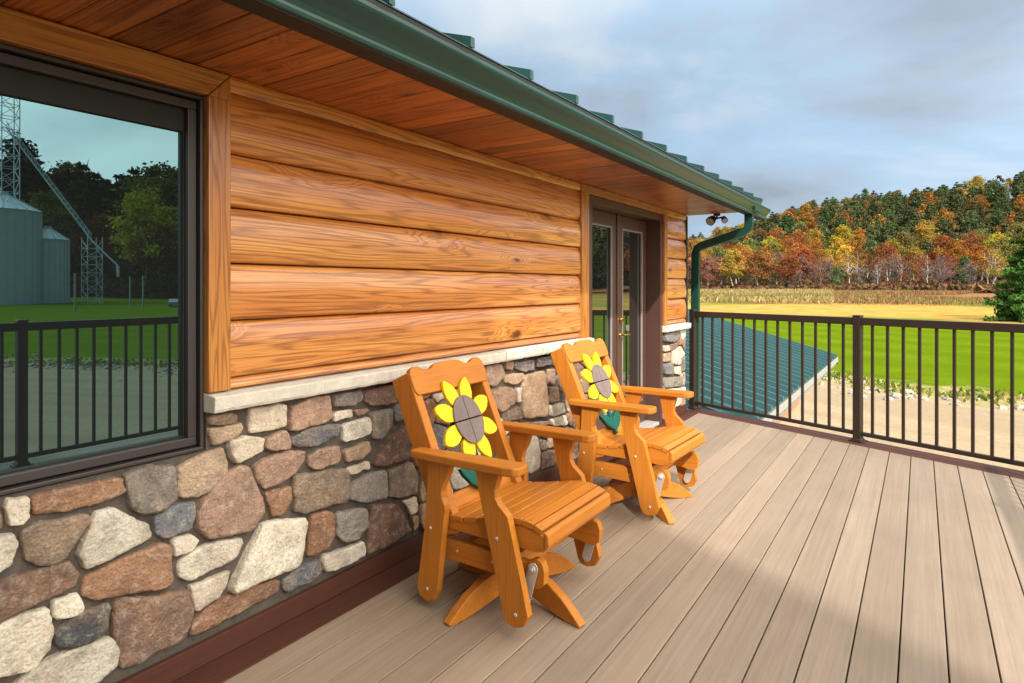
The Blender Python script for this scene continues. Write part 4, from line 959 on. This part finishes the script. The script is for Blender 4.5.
def put(kind, x, y, col, sc, band, dz=0.):
    P = PROTO[kind]; r = copy_tree(P[rng.randrange(len(P))]); r.name = {'broad': 'broadleaf_tree', 'thin': 'broadleaf_tree', 'bare': 'leafless_tree', 'pine': 'pine_tree'}[kind]
    r.location = (x, y, ground_z(x, y) - .2 + dz); r.rotation_euler = (rng.gauss(0, .03), rng.gauss(0, .03), rng.uniform(0, 6.28)); s = sc * rng.uniform(.85, 1.15)
    r.scale = (s * rng.uniform(.9, 1.12), s * rng.uniform(.9, 1.12), s)
    v = rng.uniform(.82, 1.18); h = rng.uniform(-.1, .1)
    for ch in r.children:
        ch.name = 'crown' if ch.name.startswith('crown') else 'trunk'
        if ch.name.startswith('crown'): ch.color = (col[0] * v * (1 + h), col[1] * v * (1 - h), col[2] * v, 1)
    TREES.append((r, kind, col, band))
# hillside wood
pts = []
def try_pt(azr, rr_, sp):
    az = math.radians(rng.uniform(*azr)); r = rng.uniform(*rr_); x, y = CAMX + r * math.sin(az), r * math.cos(az)
    if any((x - a) ** 2 + (y - b) ** 2 < sp * sp for a, b in pts): return None
    pts.append((x, y)); return x, y, math.degrees(az), r
n = 0
for _ in range(900):              # front row
    q = try_pt((-19.5, 13), (228, 246), 5.6)
    if not q: continue
    x, y, az, r = q; b = rng.random()
    if az < -14.5: col, k = (PINK, 'broad') if b < .4 else ((GREY, 'bare') if b < .7 else (RUST, 'thin'))
    elif az < -8: col, k = (PINK, 'broad') if b < .25 else ((RUST, 'broad') if b < .45 else ((GOLD, 'broad') if b < .6 else ((OLIVE, 'thin') if b < .8 else (GREY, 'bare'))))
    else: col, k = (GREY, 'bare') if b < .48 else ((PINK, 'thin') if b < .64 else ((RUST, 'thin') if b < .82 else ((ORANGE, 'thin') if b < .88 else ((GOLD, 'thin') if b < .95 else (PINE, 'pine')))))
    put(k, x, y, col, .82 if k != 'pine' else .5, 'front'); n += 1
    if n >= 62: break
n = 0
for _ in range(1500):             # middle slope
    q = try_pt((-20, 13), (250, 318), 7.4)
    if not q: continue
    x, y, az, r = q; b = rng.random(); up = (r - 250) / 68 + .35 * nz(x * .02, y * .02, 5.)
    if az > -7 and up > .55 and b < .62: col, k = PINE, 'pine'
    else:
        k = 'broad'; b = rng.random(); col = ORANGE if b < .33 else (GOLD if b < .53 else (RUST if b < .72 else (OLIVE if b < .86 else (YEL if b < .94 else PINE))))
        if col == PINE: k = 'pine'
    put(k, x, y, col, .88 if k == 'broad' else .72, 'middle'); n += 1
    if n >= 95: break
n = 0
for _ in range(2500):             # upper slope
    q = try_pt((-20, 13), (320, 480), 9.5)
    if not q: continue
    x, y, az, r = q; b = rng.random(); th = .45 if az < -8 else .80
    if b < th: col, k = PINE, 'pine'
    else:
        k = 'broad'; b = rng.random(); col = ORANGE if b < .35 else (GOLD if b < .55 else (RUST if b < .85 else YEL))
    put(k, x, y, col, .9 if k == 'broad' else .82, 'upper' if r < 395 else 'crest'); n += 1
    if n >= 75: break
# the rest of the wood on the slope, one mass
fm = Tufts(); rngf = random.Random(21)
LOWP = [pine_mesh(60 + s, 17 + s, 5.2, 3.5, 11, .62, 4.0, .38) for s in range(2)] + [crown_mesh(66, 17, 4.2, 4., 40, 34, .56)]; LOWB = [crown_mesh(70 + s, 15, 5.4, 4.5, 32, 30, .56) for s in range(3)]
def mass(x, y, col, pine, sc):
    src = (LOWP if pine else LOWB)[rngf.randrange(3)]; a = rngf.uniform(0, 6.28); ca, sa = math.cos(a) * sc, math.sin(a) * sc; z0 = ground_z(x, y) - .5; v = rngf.uniform(.8, 1.2); h = rngf.uniform(-.1, .1)
    k0, k1, k2 = col[0] * v * (1 + h), col[1] * v * (1 - h), col[2] * v
    fm.v += [Vector((x + p.x * ca - p.y * sa, y + p.x * sa + p.y * ca, z0 + p.z * sc)) for p in src.v]; fm.c += [(c[0] * k0, c[1] * k1, c[2] * k2) for c in src.c]
nf = 0
for _ in range(6000):
    q = try_pt((-21, 13.5), (262, 500), 7.6)
    if not q: continue
    x, y, az, r = q; b = rngf.random(); th = (.12 if r < 300 else .6) if az < -8 else (.25 if r < 300 else .8)
    if b < th: mass(x, y, PINE, True, rngf.uniform(.7, .95))
    else: b = rngf.random(); mass(x, y, ORANGE if b < .35 else (GOLD if b < .55 else (RUST if b < .8 else OLIVE)), False, rngf.uniform(.75, 1.0))
    nf += 1
    if nf >= 330: break
for _ in range(260):
    px, d = rngf.uniform(-80, 340), rngf.uniform(176, 300); x, y = mirrored(px, d); mass(x, y, DGREEN if rngf.random() < .8 else DOLIVE, rngf.random() < .8, 1.35)
for _ in range(240):
    az = math.radians(rngf.uniform(13.5, 58)); r = rngf.uniform(205, 330); x, y = CAMX + r * math.sin(az), r * math.cos(az); b = rngf.random(); mass(x, y, PINE if b < .4 else (RUST if b < .7 else OLIVE), b < .4, 1.)
o = fm.build('forest', M['leaf']); tag(o, 'dense mixed wood of pines and autumn trees covering the hillside', 'forest', kind='stuff')
# dark wood across the lawn, mirrored in the big window
def az_of(px): 
    x, y = mirrored(px, 100.); return math.degrees(math.atan2(x - CAMX, y))
n = 0; pts2 = []
for _ in range(900):
    px = rng.uniform(-60, 330); d = rng.uniform(150, 215); x, y = mirrored(px, d)
    if any((x - a) ** 2 + (y - b) ** 2 < 70 for a, b in pts2): continue
    pts2.append((x, y)); b = rng.random()
    if d < 168: col, k = (DBROWN, 'broad') if b < .45 else ((DOLIVE, 'broad') if b < .75 else (GREY, 'bare'))
    else: col, k = (DGREEN, 'pine') if b < .75 else (DOLIVE, 'broad')
    put(k, x, y, col, 1.2 if d < 168 else 1.9, 'lawn'); n += 1
    if n >= 45: break
x, y = mirrored(145, 150.); put('broad', x, y, (.34, .29, .02), 1.5, 'lawnbig')
for P in PROTO.values():
    for r in P:
        for ch in list(r.children): bpy.data.objects.remove(ch)
        bpy.data.objects.remove(r)
groups = {}
for t in TREES:
    groups.setdefault((t[1], t[2], t[3]), []).append(t)
BAND = {'front': ('along the foot of the hill', 'from the downspout'), 'middle': ('halfway up the wooded hill', 'from the downspout'),
        'upper': ('high on the wooded hill', 'from the downspout'), 'crest': ('near the crest of the wooded hill', 'from the downspout'), 'lawn': ('mirrored in the big window', 'from the window trim')}
KN = {'broad': 'full broadleaf tree', 'thin': 'thin broadleaf tree', 'bare': 'leafless tree', 'pine': 'pine'}
for (kind, col, band), L in groups.items():
    if band == 'lawnbig':
        tag(L[0][0], 'big yellow green tree mirrored in the middle of the big window', 'tree'); continue
    if band == 'lawn': L.sort(key=lambda t: math.atan2(t[0].location.x - CAMX, t[0].location.y))
    else: L.sort(key=lambda t: project(*t[0].location)[0])
    for i, (r, *_r) in enumerate(L):
        place, cnt = BAND[band]
        tag(r, f'{ordinal(i)} {CNAME[col]} {KN[kind]} {place}, {cnt}', 'tree', {'lawn': 'trees of the dark wood across the lawn'}.get(band, 'trees on the autumn hillside'))
# undergrowth that fills the wood between the trunks
t = Tufts(); rng = random.Random(5)
for i in range(16000):
    az = math.radians(rng.uniform(-21, 14)); r = 226 + 40 * rng.random() ** 1.3; x, y = CAMX + r * math.sin(az), r * math.cos(az); h = rng.uniform(.5, 1.2); k = rng.uniform(.6, 1.2)
    cc = (.17, .085, .05) if rng.random() < .7 else ((.25, .15, .06) if rng.random() < .6 else (.10, .10, .03))
    t.quad((x, y, ground_z(x, y) + rng.uniform(.2, 2.2)), h, rng, tuple(q * k for q in cc), .2)
for i in range(7000):
    px, d = rng.uniform(-60, 330), rng.uniform(146, 175); x, y = mirrored(px, d); k = rng.uniform(.5, 1.1)
    t.quad((x, y, ground_z(x, y) + rng.uniform(.2, 4.5)), rng.uniform(.6, 1.4), rng, (.06 * k, .055 * k, .025 * k), .2)
o = t.build('undergrowth', M['leaf']); tag(o, 'brown undergrowth beneath the trees of the wooded hill', 'undergrowth', kind='stuff')

# big spruce standing on the field beside the drive
x, y = ground_dir(1046, 74.); sp = empty('spruce_tree', (x, y, ground_z(x, y) - .1), label='green spruce tree standing alone on the field, before the hill', cat='tree')
trunk_mb(77, 11.4, .22, 0, 1.).build('trunk', M['bark'], sp)
o = pine_mesh(78, 12.6, 5.6, .4, 24, .21, 30, .62).build('crown', M['needle'], sp); o.color = (.075, .16, .035, 1)

# ------------------------------------------------------------------ across the lawn: grain bins, elevator, posts (seen in the window)
def bin_(px, d, R, Hc, Hr, label):
    x, y = mirrored(px, d); r = empty('grain_bin', (x, y, ground_z(x, y) - .2), label=label, cat='grain bin', group='grain bins across the lawn')
    m = MB(); n = 72; V = []; F = []; rows = int(Hc / .28) * 2
    for i in range(rows + 1):
        rr = R + (.035 if i % 2 else 0)
        V += [(rr * math.cos(2 * PI * j / n), rr * math.sin(2 * PI * j / n), Hc * i / rows) for j in range(n)]
    for i in range(rows): F += [(i * n + j, i * n + (j + 1) % n, (i + 1) * n + (j + 1) % n, (i + 1) * n + j) for j in range(n)]
    m.add(V, F, smooth=True)
    for j in range(24):
        a = 2 * PI * j / 24; m.tube([((R + .09) * math.cos(a), (R + .09) * math.sin(a), 0), ((R + .09) * math.cos(a), (R + .09) * math.sin(a), Hc)], .09, 4)
    m.build('wall', M['bin'], r)
    m = MB(); V = [((R + .25) * math.cos(2 * PI * j / 36), (R + .25) * math.sin(2 * PI * j / 36), Hc - .05) for j in range(36)] + [(.6 * math.cos(2 * PI * j / 36), .6 * math.sin(2 * PI * j / 36), Hc + Hr) for j in range(36)]
    m.add(V, [(j, (j + 1) % 36, 36 + (j + 1) % 36, 36 + j) for j in range(36)]); m.tube([(0, 0, Hc + Hr - .1), (0, 0, Hc + Hr + .5)], .65, 16)
    for j in range(18):
        a = 2 * PI * j / 18; m.tube([((R + .2) * math.cos(a), (R + .2) * math.sin(a), Hc + .05), (.6 * math.cos(a), .6 * math.sin(a), Hc + Hr + .08)], .07, 4)
    m.build('roof', M['bin'], r)
    return r
bin_(4, 120., 5.8, 18.2, 3.2, 'big round grain bin with cone roof beside the elevator tower')
bin_(48, 126., 3.5, 13.0, 2.2, 'slim round grain bin beside the big bin, mirrored in the window')
def lattice(name, px, d, w, H, step, label, cat, r=.07):
    x, y = mirrored(px, d); m = MB()
    for sx_, sy_ in ((-1, -1), (1, -1), (1, 1), (-1, 1)): m.tube([(sx_ * w, sy_ * w, 0), (sx_ * w, sy_ * w, H)], r, 4)
    z = 0; k = 0
    while z + step <= H + .01:
        for (ax, ay), (bx, by) in (((-1, -1), (1, -1)), ((1, -1), (1, 1)), ((1, 1), (-1, 1)), ((-1, 1), (-1, -1))):
            m.tube([(ax * w, ay * w, z), (bx * w, by * w, z)], r * .7, 4)
            m.tube([(ax * w, ay * w, z), (bx * w, by * w, z + step)] if k % 2 else [(bx * w, by * w, z), (ax * w, ay * w, z + step)], r * .6, 4)
        z += step; k += 1
    o = m.build(name, M['bin'], loc=(x, y, ground_z(x, y) - .2)); return tag(o, label, cat)
lattice('elevator_tower', 8, 119., 1.4, 44., 2.4, 'tall steel lattice elevator tower rising beside the big grain bin', 'tower', .10)
lattice('conveyor_tower', 92, 122., 1.3, 13.5, 1.6, 'short steel lattice tower carrying the lower end of the conveyor', 'tower', .08)
a = Vector((*mirrored(6, 119.), 32.)); b = Vector((*mirrored(92, 122.), ground_z(*mirrored(92, 122.)) + 12.5)); c3 = Vector((*mirrored(118, 123.), 5.5))
m = MB(); m.tube([a, b, c3], .15, 10)
for i in range(24):
    p = a.lerp(b, i / 23.); q = a.lerp(b, (i + .5) / 23.5); m.tube([p + Vector((0, 0, .3)), q + Vector((0, 0, 1.2))], .05, 4); m.tube([q + Vector((0, 0, 1.2)), a.lerp(b, min(1, (i + 1) / 23.)) + Vector((0, 0, .3))], .05, 4)
m.tube([a + Vector((0, 0, 1.2)), b + Vector((0, 0, 1.2))], .06, 4); m.tube([c3, c3 - Vector((0, 0, 2.2))], .25, 8)
o = m.build('grain_conveyor', M['bin']); tag(o, 'long slanting grain conveyor tube running down from the elevator tower', 'conveyor')
for px, d, h, lab in ((75, 98., 6.2, 'tall pale post standing on the lawn before the grain bins'), (130, 120., 5.6, 'slim pale post on the far side of the lawn'), (143, 116., 5.8, 'slim pale post beside the far gravel road')):
    x, y = mirrored(px, d); m = MB(); m.tube([(0, 0, 0), (0, 0, h), (0, 0, h + .05)], [.16, .15, .08], 10); o = m.build('post', M['white'], loc=(x, y, ground_z(x, y) - .1)); o.name = 'yard_post'; tag(o, lab, 'post', 'pale posts on the lawn')
x, y = mirrored(175, 118.); car = empty('parked_car', (x, y, ground_z(x, y)), 0.6, label='small white car parked on the far side of the lawn', cat='car')
m = MB(); prof = [(-2.1, .35), (2.1, .35), (2.15, .75), (1.3, .95), (.7, 1.45), (-1.2, 1.48), (-1.9, 1.0), (-2.15, .9)]; m.prism(prof, lambda p, t: (p[0], t, p[1]), -.85, .85); m.build('body', M['white'], car, bevel=.06)
m = MB(); m.prism([(1.12, .98), (.68, 1.38), (-1.15, 1.40), (-1.7, 1.0)], lambda p, t: (p[0], t, p[1]), -.853, .853); m.build('window', M['glass'], car)
for sx_ in (-1.35, 1.35):
    for sy_ in (-1, 1): m = MB(); m.tube([(sx_, sy_ * .65, .32), (sx_, sy_ * .86, .32)], .33, 18); m.build('wheel', M['dark'], car, bevel=.02)

# ------------------------------------------------------------------ light
SUN = Vector((1, -1.4, 1.3)).normalized()
sl = bpy.data.lights.new('sun', 'SUN'); so = bpy.data.objects.new('sun', sl); COL.objects.link(so)
sl.energy = 4.9; sl.angle = math.radians(1.1); sl.color = (1, .955, .89); so.rotation_euler = SUN.to_track_quat('Z', 'Y').to_euler(); so.location = (20, -25, 30)
W = bpy.data.worlds.new('World'); scene.world = W; W.use_nodes = True; nt = W.node_tree; nt.nodes.clear()
def wn(t, **p):
    d = nt.nodes.new('ShaderNode' + t)
    for k, v in p.items(): setattr(d, k, v)
    return d
L = nt.links.new
out = wn('OutputWorld'); sky = wn('TexSky', sky_type='NISHITA', sun_disc=False); sky.sun_elevation = math.asin(SUN.z); sky.sun_rotation = math.atan2(SUN.x, SUN.y)
bg = wn('Background'); bg.inputs[1].default_value = .15; L(sky.outputs[0], bg.inputs[0])
tc = wn('TexCoord'); sp_ = wn('SeparateXYZ'); L(tc.outputs['Generated'], sp_.inputs[0])
def mt(op, a, b=None, c=None):
    d = wn('Math', operation=op)
    for i, v in enumerate((a, b, c)):
        if v is None: continue
        if isinstance(v, bpy.types.NodeSocket): L(v, d.inputs[i])
        else: d.inputs[i].default_value = v
    return d.outputs[0]
zc = mt('ADD', mt('MAXIMUM', sp_.outputs[2], 0.), .16)
cv = wn('CombineXYZ'); L(mt('DIVIDE', sp_.outputs[0], zc), cv.inputs[0]); L(mt('DIVIDE', sp_.outputs[1], zc), cv.inputs[1])
def wnoise(sc, det, rough, dist=0., off=(0, 0, 0)):
    a = wn('VectorMath', operation='ADD'); L(cv.outputs[0], a.inputs[0]); a.inputs[1].default_value = off
    d = wn('TexNoise'); L(a.outputs[0], d.inputs['Vector']); d.inputs['Scale'].default_value = sc; d.inputs['Detail'].default_value = det; d.inputs['Roughness'].default_value = rough; d.inputs['Distortion'].default_value = dist; return d.outputs['Fac']
def wramp(f, stops):
    d = wn('ValToRGB'); L(f, d.inputs[0]); r = d.color_ramp
    while len(r.elements) < len(stops): r.elements.new(.5)
    for e, (p, c) in zip(r.elements, stops): e.position = p; e.color = (c, c, c, 1) if isinstance(c, (int, float)) else (*c, 1)
    return d.outputs[0]
n1 = wnoise(.62, 9., .52, .3, (4.2, 1.3, 0)); n2 = wnoise(.75, 9., .53, .4, (2.6, 3.1, 0))
cover = wramp(n1, [(.30, .55), (.52, 1.)])
tone = wramp(n2, [(.34, (.42, .50, .60)), (.46, (.53, .66, .81)), (.55, (.56, .77, 1.0)), (.68, (.88, .97, 1.06))])
dt = wn('VectorMath', operation='DOT_PRODUCT'); L(tc.outputs['Generated'], dt.inputs[0]); dt.inputs[1].default_value = Vector((1, -.2, .7)).normalized()
fill_glow = mt('POWER', mt('MAXIMUM', mt('MULTIPLY_ADD', dt.outputs['Value'], .5, .5), 0.), 5.)  # added bright sky patch out of view, fills the wall and chairs
up = mt('MULTIPLY', mt('MAXIMUM', mt('SUBTRACT', sp_.outputs[2], .34), 0.), .9)  # added overhead brightening above the view, more fill from the sky
stren = mt('MULTIPLY', mt('ADD', mt('ADD', .50, up), mt('MULTIPLY', fill_glow, FILL_GLOW)), CLOUD)
bm_ = wn('Mix', data_type='RGBA'); L(wramp(fill_glow, [(.05, 0.), (.35, 1.)]), bm_.inputs[0]); L(tone, bm_.inputs[6]); bm_.inputs[7].default_value = (.80, .765, .70, 1)
bc_ = wn('Background'); L(bm_.outputs[2], bc_.inputs[0]); L(stren, bc_.inputs[1])
mx = wn('MixShader'); L(cover, mx.inputs[0]); L(bg.outputs[0], mx.inputs[1]); L(bc_.outputs[0], mx.inputs[2]); L(mx.outputs[0], out.inputs[0])
vs = scene.view_settings; vs.view_transform = 'Standard'; vs.look = 'None'; vs.gamma = 1; vs.use_curve_mapping = False; vs.exposure = EXPOSURE
